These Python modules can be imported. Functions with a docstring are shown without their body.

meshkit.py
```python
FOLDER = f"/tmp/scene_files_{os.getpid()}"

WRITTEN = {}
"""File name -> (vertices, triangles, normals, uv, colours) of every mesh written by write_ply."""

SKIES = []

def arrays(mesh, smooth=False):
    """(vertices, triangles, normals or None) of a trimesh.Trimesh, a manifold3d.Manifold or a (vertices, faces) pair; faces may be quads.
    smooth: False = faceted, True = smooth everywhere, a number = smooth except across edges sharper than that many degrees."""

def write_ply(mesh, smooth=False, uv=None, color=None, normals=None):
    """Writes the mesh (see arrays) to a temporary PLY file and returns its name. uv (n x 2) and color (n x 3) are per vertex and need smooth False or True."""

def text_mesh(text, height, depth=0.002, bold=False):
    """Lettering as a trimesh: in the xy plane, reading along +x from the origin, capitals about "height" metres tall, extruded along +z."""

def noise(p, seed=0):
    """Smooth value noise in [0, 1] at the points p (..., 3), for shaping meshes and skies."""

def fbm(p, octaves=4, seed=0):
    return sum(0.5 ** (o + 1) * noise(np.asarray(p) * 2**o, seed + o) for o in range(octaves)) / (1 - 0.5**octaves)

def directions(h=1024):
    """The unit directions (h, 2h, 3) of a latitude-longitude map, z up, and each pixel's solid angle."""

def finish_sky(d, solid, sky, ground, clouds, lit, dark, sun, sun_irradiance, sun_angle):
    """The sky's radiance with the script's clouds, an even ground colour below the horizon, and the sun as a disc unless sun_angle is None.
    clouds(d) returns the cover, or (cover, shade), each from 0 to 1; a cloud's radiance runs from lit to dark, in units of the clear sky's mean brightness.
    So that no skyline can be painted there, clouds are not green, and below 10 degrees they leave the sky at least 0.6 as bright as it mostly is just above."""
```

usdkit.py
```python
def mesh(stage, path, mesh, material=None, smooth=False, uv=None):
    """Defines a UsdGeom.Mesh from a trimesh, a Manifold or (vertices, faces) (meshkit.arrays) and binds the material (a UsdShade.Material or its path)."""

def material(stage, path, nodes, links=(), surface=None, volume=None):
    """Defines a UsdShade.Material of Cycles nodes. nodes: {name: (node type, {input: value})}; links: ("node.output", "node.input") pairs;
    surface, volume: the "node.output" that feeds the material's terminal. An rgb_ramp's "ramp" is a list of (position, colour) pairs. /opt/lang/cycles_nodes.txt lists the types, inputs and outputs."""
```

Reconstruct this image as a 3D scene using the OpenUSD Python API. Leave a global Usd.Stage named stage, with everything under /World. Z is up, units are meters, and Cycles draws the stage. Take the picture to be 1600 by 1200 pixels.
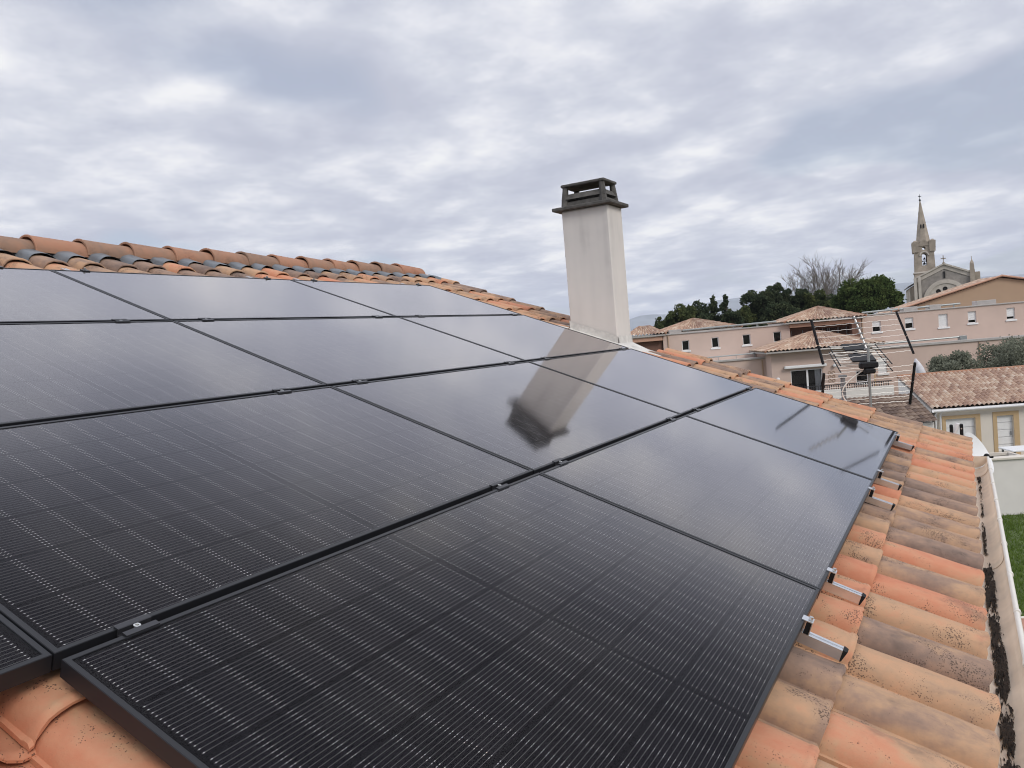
import math, random
import numpy as np
import trimesh
import manifold3d as m3
import usdkit, meshkit
from pxr import Usd, UsdGeom, UsdLux, UsdShade, Gf, Sdf

rng = np.random.default_rng(7)
random.seed(7)
stage = Usd.Stage.CreateInMemory()
UsdGeom.SetStageUpAxis(stage, UsdGeom.Tokens.z)
UsdGeom.Xform.Define(stage, '/World')
UsdGeom.Scope.Define(stage, '/World/Looks')

# ---------------------------------------------------------------- camera
cam = UsdGeom.Camera.Define(stage, '/World/camera')
cam.CreateHorizontalApertureAttr(36.0)
cam.CreateVerticalApertureAttr(27.0)
cam.CreateFocalLengthAttr(36.0 * 1226.8 / 1600)
cam.CreateClippingRangeAttr(Gf.Vec2f(0.02, 40000))
CX, CY, CZ = 0.41040056, -0.73766185, 7.5
R = np.array([[0.86560724, 0.49359274, -0.08420406], [-0.04864213, -0.08447864, -0.99523731], [-0.49835535, 0.86558048, -0.04911592]])
cam.AddTransformOp().Set(Gf.Matrix4d(*R[0], 0, *(-R[1]), 0, *(-R[2]), 0, CX, CY, CZ, 1))
EXPOSURE = 0.0
cam.CreateExposureAttr(EXPOSURE)

# ---------------------------------------------------------------- sky and sun (overcast)
SUN_AZ, SUN_EL = math.radians(118), math.radians(38)      # azimuth measured from +y towards +x
SKY_STRENGTH = 0.1
CLOUD_GAIN = 9.8


def mat(name, nodes, links=(), surface='p.BSDF', volume=None):
    return usdkit.material(stage, '/World/Looks/' + name, nodes, links, surface=surface, volume=volume)


sky = UsdLux.DomeLight.Define(stage, '/World/sky')
sky.CreateIntensityAttr(1.0)
G = CLOUD_GAIN
sky_mat = mat('sky_overcast', {
    'tc': ('texture_coordinate', {}),
    'sx': ('separate_xyz', {}),
    'zc': ('math', {'math_type': 'maximum', 'value2': 0.0}),
    'za': ('math', {'math_type': 'add', 'value2': 0.15}),
    'ux': ('math', {'math_type': 'divide'}),
    'uy': ('math', {'math_type': 'divide'}),
    'cv': ('combine_xyz', {'z': 0.37}),
    'mp': ('mapping', {'mapping_type': 'point', 'rotation': (0, 0, 0.55), 'scale': (1.0, 1.0, 1.0)}),
    'n1': ('noise_texture', {'dimensions': '2D', 'scale': 2.3, 'detail': 6.0, 'roughness': 0.60}),
    'n2': ('noise_texture', {'dimensions': '2D', 'scale': 0.55, 'detail': 3.0, 'roughness': 0.5}),
    'n3': ('voronoi_texture', {'dimensions': '2D', 'feature': 'smooth_f1', 'scale': 3.4, 'smoothness': 0.8, 'detail': 1.0, 'roughness': 0.6}),
    'wq': ('noise_texture', {'dimensions': '2D', 'scale': 3.0, 'detail': 2.0}), 'wv': ('vector_math', {'math_type': 'scale', 'scale': 0.35}), 'wa': ('vector_math', {'math_type': 'add'}),
    'a1': ('math', {'math_type': 'multiply', 'value2': 0.62}),
    'a2': ('math', {'math_type': 'multiply_add', 'value2': 0.42}),
    'a3': ('math', {'math_type': 'multiply_add', 'value2': -0.15}),
    'a4': ('math', {'math_type': 'add', 'value2': 0.082}),
    'rp': ('rgb_ramp', {'ramp': [(0.0, (0.53 * G, 0.555 * G, 0.66 * G)), (0.40, (0.565 * G, 0.59 * G, 0.695 * G)), (0.48, (0.62 * G, 0.645 * G, 0.745 * G)), (0.55, (0.69 * G, 0.715 * G, 0.80 * G)), (0.61, (0.79 * G, 0.805 * G, 0.875 * G)), (0.70, (0.93 * G, 0.935 * G, 0.96 * G)), (1.0, (1.0 * G, 1.0 * G, 1.0 * G))]}),
    # an overcast dome brightens smoothly towards the zenith
    'zg': ('map_range', {'range_type': 'smootherstep', 'from_min': 0.40, 'from_max': 1.0, 'to_min': 1.0, 'to_max': 1.55}),
    'zs': ('vector_math', {'math_type': 'scale'}),
    'st': ('sky_texture', {'sky_type': 'single_scattering', 'sun_disc': False, 'sun_elevation': SUN_EL, 'sun_rotation': SUN_AZ}),
    'cov': ('map_range', {'range_type': 'smoothstep', 'from_min': 0.40, 'from_max': 0.47, 'to_min': 0.72, 'to_max': 1.0}),
    'mx': ('mix_color', {}),
    'bg': ('background_shader', {'strength': SKY_STRENGTH}),
}, [('tc.generated', 'sx.vector'), ('sx.z', 'zc.value1'), ('zc.value', 'za.value1'), ('sx.x', 'ux.value1'), ('za.value', 'ux.value2'),
    ('sx.y', 'uy.value1'), ('za.value', 'uy.value2'), ('ux.value', 'cv.x'), ('uy.value', 'cv.y'), ('cv.vector', 'mp.vector'),
    ('mp.vector', 'n1.vector'), ('mp.vector', 'n2.vector'), ('mp.vector', 'wq.vector'), ('wq.color', 'wv.vector1'), ('mp.vector', 'wa.vector1'), ('wv.vector', 'wa.vector2'), ('wa.vector', 'n3.vector'),
    ('n1.fac', 'a1.value1'), ('n2.fac', 'a2.value1'), ('a1.value', 'a2.value3'), ('n3.distance', 'a3.value1'), ('a2.value', 'a3.value3'), ('a3.value', 'a4.value1'), ('a4.value', 'rp.fac'),
    ('n2.fac', 'cov.value'), ('cov.result', 'mx.fac'), ('st.color', 'mx.a'), ('zc.value', 'zg.value'), ('rp.color', 'zs.vector1'), ('zg.result', 'zs.scale'), ('zs.vector', 'mx.b'), ('mx.result', 'bg.color')], surface='bg.background')
UsdShade.MaterialBindingAPI.Apply(sky.GetPrim()).Bind(sky_mat)
sky.GetPrim().SetCustomDataByKey('kind', 'structure')
sky.GetPrim().SetCustomDataByKey('label', 'overcast sky of soft grey and white clouds')
sky.GetPrim().SetCustomDataByKey('category', 'sky')

sun = UsdLux.DistantLight.Define(stage, '/World/sun')
sun.CreateNormalizeAttr(True)
sun.CreateIntensityAttr(0.40)
sun.CreateAngleAttr(22.0)
sun.CreateColorAttr(Gf.Vec3f(1.0, 0.95, 0.88))
sd = np.array([math.sin(SUN_AZ) * math.cos(SUN_EL), math.cos(SUN_AZ) * math.cos(SUN_EL), math.sin(SUN_EL)])
zx = np.cross([0, 0, 1.0], sd); zx /= np.linalg.norm(zx); zy = np.cross(sd, zx)
sun.AddTransformOp().Set(Gf.Matrix4d(*zx, 0, *zy, 0, *sd, 0, 0, 0, 60, 1))

# ---------------------------------------------------------------- helpers
SL = math.radians(20.6)
cs, sn = math.cos(SL), math.sin(SL)
ZE = 6.678255                                            # z of the panels' eave edge
A = np.array([[cs, 0, sn], [0, 1, 0], [-sn, 0, cs]])


def rf(P):                                               # roof coordinates (down-slope, along the ridge, height off the panels) to the world
    return np.asarray(P, float) @ A.T + [0, 0, ZE]


ROOF_XF = Gf.Matrix4d(cs, 0, -sn, 0, 0, 1, 0, 0, sn, 0, cs, 0, 0, 0, ZE, 1)
BG_ANG = 23.93106                                        # the street's direction
BG_XF = Gf.Matrix4d().SetRotate(Gf.Rotation(Gf.Vec3d(0, 0, 1), BG_ANG))
BG_XF.SetTranslateOnly(Gf.Vec3d(CX, CY, 0))
_count = {}


def path_of(parent, name):
    base = (str(parent.GetPath()) if parent is not None else '/World') + '/' + name
    k = _count.get(base, -1) + 1
    _count[base] = k
    return base if k == 0 else f'{base}_{k:03d}'


def tag(o, label=None, cat=None, group=None, kind=None):
    o = o if isinstance(o, Usd.Prim) else o.GetPrim()
    for k, v in (('label', label), ('category', cat), ('group', group), ('kind', kind)):
        if v:
            o.SetCustomDataByKey(k, v)
    return o


def thing(name, label, cat, xf=None, group=None, kind=None):
    x = UsdGeom.Xform.Define(stage, path_of(None, name))
    if xf is not None:
        x.AddTransformOp().Set(xf)
    return tag(x, label, cat, group, kind)


def obj(name, mesh, material, parent=None, smooth=False, uv=None, label=None, kind=None, xf=None):
    if isinstance(mesh, MB):
        mesh = mesh.get()
    m = usdkit.mesh(stage, path_of(parent, name), mesh, material, smooth=smooth, uv=uv)
    m.CreateDoubleSidedAttr(True)
    if xf is not None:
        m.AddTransformOp().Set(xf)
    return tag(m, label, kind=kind)


def dup(root, label=None, xf=None, group=None):
    was = root.GetCustomData()
    r = UsdGeom.Xform.Define(stage, path_of(None, root.GetName()))
    r.GetPrim().GetReferences().AddInternalReference(root.GetPath())
    if xf is not None:
        op = [o for o in r.GetOrderedXformOps()]
        (op[0] if op else r.AddTransformOp()).Set(xf)
    tag(r, label or was.get('label'), was.get('category'), group or was.get('group'))
    r.GetPrim().SetInstanceable(True)
    return r.GetPrim()


class MB:
    def __init__(self):
        self.v, self.f, self.n = [], [], 0

    def add(self, v, f, xf=None):
        v = np.asarray(v, float)
        f = np.asarray(f, int)
        if f.shape[1] == 4:
            f = np.vstack([f[:, [0, 1, 2]], f[:, [0, 2, 3]]])
        if xf is not None:
            v = xf(v)
        self.v.append(v); self.f.append(f + self.n); self.n += len(v)
        return self

    def tm(self, m, xf=None):
        if hasattr(m, 'to_mesh'):
            q = m.to_mesh()
            return self.add(q.vert_properties[:, :3], q.tri_verts, xf)
        return self.add(m.vertices, m.faces, xf)

    def box(self, x0, x1, y0, y1, z0, z1, xf=None):
        v = [(x, y, z) for x in (x0, x1) for y in (y0, y1) for z in (z0, z1)]
        f = [(0, 1, 3, 2), (4, 6, 7, 5), (0, 4, 5, 1), (2, 3, 7, 6), (0, 2, 6, 4), (1, 5, 7, 3)]
        return self.add(v, f, xf)

    def tube(self, pts, r, n=8, cap=True, xf=None):
        pts = np.asarray(pts, float)
        r = np.broadcast_to(np.asarray(r, float), len(pts))
        T = np.gradient(pts, axis=0); T /= np.linalg.norm(T, axis=1, keepdims=True) + 1e-12
        up = np.array([0, 0, 1.0]) if abs(T[0, 2]) < 0.9 else np.array([1.0, 0, 0])
        V = []
        for p, t, q in zip(pts, T, r):
            a = np.cross(t, up); a /= np.linalg.norm(a) + 1e-12
            b = np.cross(t, a)
            th = np.arange(n) / n * 2 * np.pi
            V.append(p + q * (np.outer(np.cos(th), a) + np.outer(np.sin(th), b)))
        k = len(pts)
        F = [(i * n + j, i * n + (j + 1) % n, (i + 1) * n + (j + 1) % n, (i + 1) * n + j) for i in range(k - 1) for j in range(n)]
        self.add(np.vstack(V), F, xf)
        if cap:
            for i, o in ((0, 1), (k - 1, -1)):
                self.add(np.vstack([V[i], pts[i]]), [(j, (j + 1) % n, n)[::o] for j in range(n)], xf)
        return self

    def get(self):
        return trimesh.Trimesh(np.vstack(self.v), np.vstack(self.f), process=False)


def bevel_box(x0, x1, y0, y1, z0, z1, b=0.003):
    c = [(x, y, z) for x in (x0 + b, x1 - b) for y in (y0 + b, y1 - b) for z in (z0 + b, z1 - b)]
    h = m3.Manifold.hull_points(np.array([(x + sx, y + sy, z + sz) for x, y, z in c for sx, sy, sz in ((b if x > (x0 + x1) / 2 else -b, 0, 0), (0, b if y > (y0 + y1) / 2 else -b, 0), (0, 0, b if z > (z0 + z1) / 2 else -b))]))
    q = h.to_mesh()
    return trimesh.Trimesh(q.vert_properties[:, :3], q.tri_verts, process=False)


def prism(poly, y0, y1):                                # polygon in x, z extruded along y
    from shapely.geometry import Polygon
    m = trimesh.creation.extrude_polygon(Polygon(poly), y1 - y0, engine='earcut')
    v = np.array(m.vertices)
    return trimesh.Trimesh(np.stack([v[:, 0], v[:, 2] + y0, v[:, 1]], 1), m.faces[:, ::-1], process=False)


def holes(solid, cuts):                                 # box (x0,x1,y0,y1,z0,z1) minus boxes
    def mk(b):
        return m3.Manifold.cube((b[1] - b[0], b[3] - b[2], b[5] - b[4])).translate((b[0], b[2], b[4]))
    m = mk(solid) if not hasattr(solid, 'to_mesh') else solid
    for c in cuts:
        m = m - mk(c)
    return m


def as_manifold(t):
    t = trimesh.Trimesh(t.vertices, t.faces, process=True)
    return m3.Manifold(m3.Mesh(np.asarray(t.vertices, np.float32), np.asarray(t.faces, np.uint32)))


# ---------------------------------------------------------------- materials
def plain(name, c, rough=0.6, metal=0.0, var=0.12, scale=6.0, bump=0.0, bscale=60.0, spec=0.5):
    c = np.array(c)
    lo, hi = c * (1 - var), np.minimum(c * (1 + var), 0.95)
    nodes = {'g': ('geometry', {}), 'n': ('noise_texture', {'scale': scale, 'detail': 5.0, 'roughness': 0.6}),
             'r': ('rgb_ramp', {'ramp': [(0.25, tuple(lo)), (0.75, tuple(hi))]}),
             'p': ('principled_bsdf', {'roughness': rough, 'metallic': metal, 'specular_ior_level': spec})}
    links = [('g.position', 'n.vector'), ('n.fac', 'r.fac'), ('r.color', 'p.base_color')]
    if bump:
        nodes['bn'] = ('noise_texture', {'scale': bscale, 'detail': 4.0})
        nodes['b'] = ('bump', {'strength': bump, 'distance': 0.01})
        links += [('g.position', 'bn.vector'), ('bn.fac', 'b.height'), ('b.normal', 'p.normal')]
    return mat(name, nodes, links)


def tile_mat(name, ramp, speck=1.0, bias=0.0):
    return mat(name, {
        'g': ('geometry', {}), 'oi': ('object_info', {}),
        'o1': ('math', {'math_type': 'multiply', 'value2': 37.0}), 'o2': ('math', {'math_type': 'multiply', 'value2': 91.0}), 'ov': ('combine_xyz', {}),
        'ad': ('vector_math', {'math_type': 'add'}),
        'mp': ('mapping', {'mapping_type': 'point', 'scale': (3.4, 6.5, 6.5)}),
        'n1': ('noise_texture', {'scale': 1.0, 'detail': 5.0, 'roughness': 0.62, 'distortion': 0.4}),
        'n2': ('noise_texture', {'scale': 26.0, 'detail': 6.0, 'roughness': 0.65}),
        'm1': ('math', {'math_type': 'multiply_add', 'value2': 0.40, 'value3': -0.085 + bias}),
        'm2': ('math', {'math_type': 'multiply_add', 'value2': 0.62}),
        'n4': ('noise_texture', {'scale': 15.0, 'detail': 4.0, 'roughness': 0.6}), 'm4': ('math', {'math_type': 'multiply_add', 'value2': 0.20}),
        'm3': ('math', {'math_type': 'multiply_add', 'value2': 0.20}),
        'rp': ('rgb_ramp', {'ramp': ramp}),
        # lichen specks: dark grains that come in patches
        'v': ('voronoi_texture', {'scale': 190.0, 'randomness': 1.0}),
        'vn': ('noise_texture', {'scale': 120.0, 'detail': 2.0}),
        'va': ('math', {'math_type': 'multiply_add', 'value2': 0.57}),
        'pm': ('noise_texture', {'scale': 7.5, 'detail': 3.0, 'roughness': 0.6}),
        'pr': ('map_range', {'range_type': 'smoothstep', 'from_min': 0.44, 'from_max': 0.66, 'to_min': 0.30, 'to_max': 0.74}),
        'lt': ('math', {'math_type': 'subtract'}),
        'ls': ('map_range', {'range_type': 'smoothstep', 'from_min': 0.0, 'from_max': 0.07, 'to_min': 0.0, 'to_max': 0.74 * speck}),
        'dk': ('mix_color', {'b': (0.075, 0.052, 0.040)}),
        # soot-dark weather staining in broad smears
        'sm': ('noise_texture', {'scale': 5.0, 'detail': 5.0, 'roughness': 0.62}),
        'sr': ('map_range', {'range_type': 'smoothstep', 'from_min': 0.58, 'from_max': 0.80, 'to_min': 0.0, 'to_max': 0.60}),
        'd2': ('mix_color', {'b': (0.11, 0.085, 0.07)}),
        'bh': ('math', {'math_type': 'multiply_add', 'value2': 0.6}),
        'b': ('bump', {'strength': 0.55, 'distance': 0.006}),
        'p': ('principled_bsdf', {'roughness': 0.8, 'specular_ior_level': 0.35}),
    }, [('oi.random', 'o1.value1'), ('oi.random', 'o2.value1'), ('o1.value', 'ov.x'), ('o2.value', 'ov.y'), ('g.position', 'ad.vector1'), ('ov.vector', 'ad.vector2'),
        ('ad.vector', 'mp.vector'), ('mp.vector', 'n1.vector'), ('ad.vector', 'n2.vector'), ('oi.random', 'm1.value1'), ('n1.fac', 'm2.value1'), ('m1.value', 'm2.value3'),
        ('ad.vector', 'n4.vector'), ('n4.fac', 'm4.value1'), ('m2.value', 'm4.value3'), ('n2.fac', 'm3.value1'), ('m4.value', 'm3.value3'), ('m3.value', 'rp.fac'),
        ('ad.vector', 'v.vector'), ('ad.vector', 'vn.vector'), ('vn.fac', 'va.value1'), ('v.distance', 'va.value3'), ('ad.vector', 'pm.vector'), ('pm.fac', 'pr.value'),
        ('pr.result', 'lt.value1'), ('va.value', 'lt.value2'), ('lt.value', 'ls.value'), ('ls.result', 'dk.fac'),
        ('ad.vector', 'sm.vector'), ('sm.fac', 'sr.value'), ('sr.result', 'd2.fac'), ('rp.color', 'd2.a'), ('d2.result', 'dk.a'),
        ('dk.result', 'p.base_color'), ('n2.fac', 'bh.value1'), ('ls.result', 'bh.value3'), ('bh.value', 'b.height'), ('b.normal', 'p.normal')])


TERRA = [(0.24, (0.47, 0.175, 0.100)), (0.38, (0.55, 0.225, 0.128)), (0.48, (0.56, 0.265, 0.155)), (0.56, (0.52, 0.305, 0.180)), (0.65, (0.45, 0.285, 0.175)), (0.74, (0.32, 0.21, 0.150)), (0.84, (0.23, 0.16, 0.125)), (0.94, (0.17, 0.12, 0.098))]
M = {}
M['tile'] = tile_mat('terracotta', TERRA)
M['ridge'] = tile_mat('ridge_terracotta', [(0.2, (0.38, 0.150, 0.092)), (0.5, (0.40, 0.205, 0.128)), (0.75, (0.31, 0.185, 0.125)), (0.95, (0.21, 0.15, 0.115))], 0.6)
M['deck'] = plain('roof_underlay', (0.10, 0.06, 0.045), 0.9)
M['lead'] = plain('grey_flashing', (0.17, 0.185, 0.20), 0.45, 0.25, 0.22, 14.0, 0.2, 40.0)
M['whiteflash'] = plain('white_flashing', (0.62, 0.60, 0.56), 0.6, 0, 0.22, 16.0, 0.35, 50.0)
M['concrete'] = plain('weathered_concrete', (0.092, 0.087, 0.080), 0.9, 0, 0.5, 18.0, 0.5, 90.0)
M['frame'] = plain('black_frame', (0.014, 0.0145, 0.017), 0.36, 0.0, 0.1, 5.0, 0.0, 60, 0.35)
M['alu'] = plain('aluminium', (0.78, 0.79, 0.80), 0.26, 1.0, 0.06, 30.0)
M['steel'] = plain('steel_bolt', (0.62, 0.62, 0.60), 0.3, 1.0, 0.1, 40.0)
M['aludark'] = plain('dark_clamp', (0.045, 0.045, 0.05), 0.35, 0.5, 0.1, 20.0)
M['blackplastic'] = plain('black_plastic', (0.010, 0.010, 0.011), 0.6, spec=0.25)
M['greyplastic'] = plain('grey_plastic', (0.22, 0.23, 0.235), 0.5)
M['pvc'] = plain('beige_gutter', (0.75, 0.62, 0.485), 0.5, 0, 0.16, 8.0, 0.05, 30)
M['pvcwhite'] = plain('cream_pvc', (0.74, 0.70, 0.63), 0.42, 0, 0.07, 8.0)
M['white'] = plain('white_paint', (0.76, 0.76, 0.755), 0.5, 0, 0.05)
M['debris'] = plain('dark_moss_litter', (0.042, 0.029, 0.020), 0.95, 0, 0.7, 60.0, 1.0, 160)
M['pink'] = plain('pink_render', (0.565, 0.435, 0.37), 0.88, 0, 0.07, 0.55, 0.1, 20)
M['salmon'] = plain('salmon_band', (0.52, 0.31, 0.22), 0.88, 0, 0.06)
M['cream'] = plain('cream_render', (0.66, 0.61, 0.535), 0.9, 0, 0.06, 1.2)
M['whitewall'] = plain('white_render', (0.72, 0.69, 0.645), 0.9, 0, 0.07, 0.8)
M['ochre'] = plain('ochre_surround', (0.50, 0.36, 0.205), 0.85, 0, 0.06)
M['brown'] = plain('brown_render', (0.42, 0.30, 0.205), 0.9, 0, 0.06, 0.5)
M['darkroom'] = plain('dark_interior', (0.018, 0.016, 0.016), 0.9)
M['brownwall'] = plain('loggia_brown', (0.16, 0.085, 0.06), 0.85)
M['greyroof'] = plain('flat_roof_grey', (0.40, 0.38, 0.36), 0.7, 0, 0.15, 2.0)
M['duct'] = plain('galvanised_duct', (0.30, 0.32, 0.315), 0.4, 0.5, 0.15, 3.0)
M['iron'] = plain('dark_iron', (0.03, 0.03, 0.032), 0.5)
M['stone'] = plain('church_stone', (0.35, 0.30, 0.245), 0.92, 0, 0.3, 0.9, 0.3, 8.0)
M['stonelight'] = plain('church_pale_stone', (0.50, 0.455, 0.40), 0.92, 0, 0.18, 0.9)
M['stonedark'] = plain('church_grey_stone', (0.285, 0.26, 0.235), 0.92, 0, 0.3, 1.1)
M['slate'] = plain('dark_roof', (0.10, 0.08, 0.07), 0.85)
M['curtain'] = plain('pale_curtain', (0.52, 0.53, 0.54), 0.9)
M['soil'] = plain('soil_and_scrub', (0.105, 0.105, 0.055), 0.95, 0, 0.5, 0.05)
M['terrace'] = plain('terracotta_paving', (0.40, 0.21, 0.14), 0.8, 0, 0.15, 3.0)
M['bark'] = plain('bark', (0.095, 0.075, 0.06), 0.95, 0, 0.3, 4.0)
M['barebark'] = plain('pale_bare_bark', (0.19, 0.165, 0.145), 0.95, 0, 0.2, 2.0)
M['mountain'] = plain('mountain_rock', (0.24, 0.255, 0.27), 1.0, 0, 0.35, 0.004)
M['fabric'] = plain('white_canvas', (0.66, 0.65, 0.68), 0.9)

# chimney render: pale cream with soft grey rain streaks
M['chimney'] = mat('chimney_render', {
    'g': ('geometry', {}), 'n': ('noise_texture', {'scale': 2.2, 'detail': 6.0, 'roughness': 0.62}),
    'mp': ('mapping', {'mapping_type': 'point', 'scale': (9.0, 9.0, 0.8)}), 'n2': ('noise_texture', {'scale': 1.0, 'detail': 4.0}),
    'a': ('math', {'math_type': 'multiply_add', 'value2': 0.5}), 'h': ('math', {'math_type': 'multiply', 'value2': 0.5}),
    'r': ('rgb_ramp', {'ramp': [(0.26, (0.50, 0.475, 0.45)), (0.44, (0.645, 0.615, 0.58)), (0.70, (0.715, 0.68, 0.635))]}),
    'f': ('noise_texture', {'scale': 160.0, 'detail': 3.0}), 'b': ('bump', {'strength': 0.25, 'distance': 0.004}),
    'p': ('principled_bsdf', {'roughness': 0.9, 'specular_ior_level': 0.2})},
    [('g.position', 'n.vector'), ('g.position', 'mp.vector'), ('mp.vector', 'n2.vector'), ('n2.fac', 'h.value1'), ('n.fac', 'a.value1'), ('h.value', 'a.value3'), ('a.value', 'r.fac'),
     ('r.color', 'p.base_color'), ('g.position', 'f.vector'), ('f.fac', 'b.height'), ('b.normal', 'p.normal')])

# far roof tiles: one colour per tile from the sheet's own tile numbers
M['fartile'] = mat('far_tiles', {
    'u': ('attribute', {'attribute': 'st'}), 'fl': ('vector_math', {'math_type': 'floor'}), 'w': ('white_noise_texture', {'dimensions': '2D'}),
    'r': ('rgb_ramp', {'ramp': [(0.0, (0.31, 0.20, 0.15)), (0.3, (0.42, 0.28, 0.205)), (0.6, (0.48, 0.34, 0.25)), (0.85, (0.53, 0.405, 0.305)), (1.0, (0.60, 0.49, 0.39))]}),
    'p': ('principled_bsdf', {'roughness': 0.85})},
    [('u.vector', 'fl.vector1'), ('fl.vector', 'w.vector'), ('w.value', 'r.fac'), ('r.color', 'p.base_color')])
M['fartiledark'] = mat('far_dark_tiles', {
    'u': ('attribute', {'attribute': 'st'}), 'fl': ('vector_math', {'math_type': 'floor'}), 'w': ('white_noise_texture', {'dimensions': '2D'}),
    'r': ('rgb_ramp', {'ramp': [(0.0, (0.10, 0.065, 0.05)), (0.5, (0.17, 0.115, 0.085)), (1.0, (0.27, 0.20, 0.15))]}),
    'p': ('principled_bsdf', {'roughness': 0.85})},
    [('u.vector', 'fl.vector1'), ('fl.vector', 'w.vector'), ('w.value', 'r.fac'), ('r.color', 'p.base_color')])


def pane_mat(name, rough, refl_tint=(1, 1, 1), ior=1.5):
    return mat(name, {'f': ('fresnel', {'IOR': ior}), 't': ('transparent_bsdf', {'color': (0.96, 0.96, 0.97)}), 'g': ('glossy_bsdf', {'color': refl_tint, 'roughness': rough}), 'm': ('mix_closure', {})},
               [('f.fac', 'm.fac'), ('t.BSDF', 'm.closure1'), ('g.BSDF', 'm.closure2')], surface='m.closure')


M['glass'] = pane_mat('window_glass', 0.02)
M['solarglass'] = mat('solar_glass', {
    'g': ('geometry', {}), 'n': ('noise_texture', {'scale': 1.3, 'detail': 4.0}), 'r': ('map_range', {'from_min': 0.3, 'from_max': 0.7, 'to_min': 0.055, 'to_max': 0.078}),
    'lw': ('layer_weight', {'blend': 0.5}), 'fr': ('rgb_ramp', {'ramp': [(0.0, (0.006,) * 3), (0.36, (0.008,) * 3), (0.43, (0.011,) * 3), (0.48, (0.018,) * 3), (0.55, (0.048,) * 3), (0.60, (0.112,) * 3), (0.65, (0.215,) * 3), (0.70, (0.335,) * 3), (0.75, (0.45,) * 3), (0.81, (0.60,) * 3), (0.86, (0.66,) * 3), (1.0, (0.97,) * 3)]}), 'f': ('rgb_to_bw', {}), 't': ('transparent_bsdf', {'color': (0.97, 0.97, 0.98)}), 'gl': ('glossy_bsdf', {'color': (1.0, 0.975, 0.985)}), 'm': ('mix_closure', {}),
    'dn': ('noise_texture', {'scale': 2.2, 'detail': 6.0, 'roughness': 0.65}), 'dr': ('map_range', {'range_type': 'smoothstep', 'from_min': 0.42, 'from_max': 0.78, 'to_min': 0.0015, 'to_max': 0.014}), 'du': ('diffuse_bsdf', {'color': (0.42, 0.40, 0.37)}), 'm2': ('mix_closure', {})},
    [('g.position', 'n.vector'), ('n.fac', 'r.value'), ('r.result', 'gl.roughness'), ('lw.facing', 'fr.fac'), ('fr.color', 'f.color'), ('f.val', 'm.fac'), ('t.BSDF', 'm.closure1'), ('gl.BSDF', 'm.closure2'), ('g.position', 'dn.vector'), ('dn.fac', 'dr.value'), ('dr.result', 'm2.fac'), ('m.closure', 'm2.closure1'), ('du.BSDF', 'm2.closure2')], surface='m2.closure')
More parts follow.
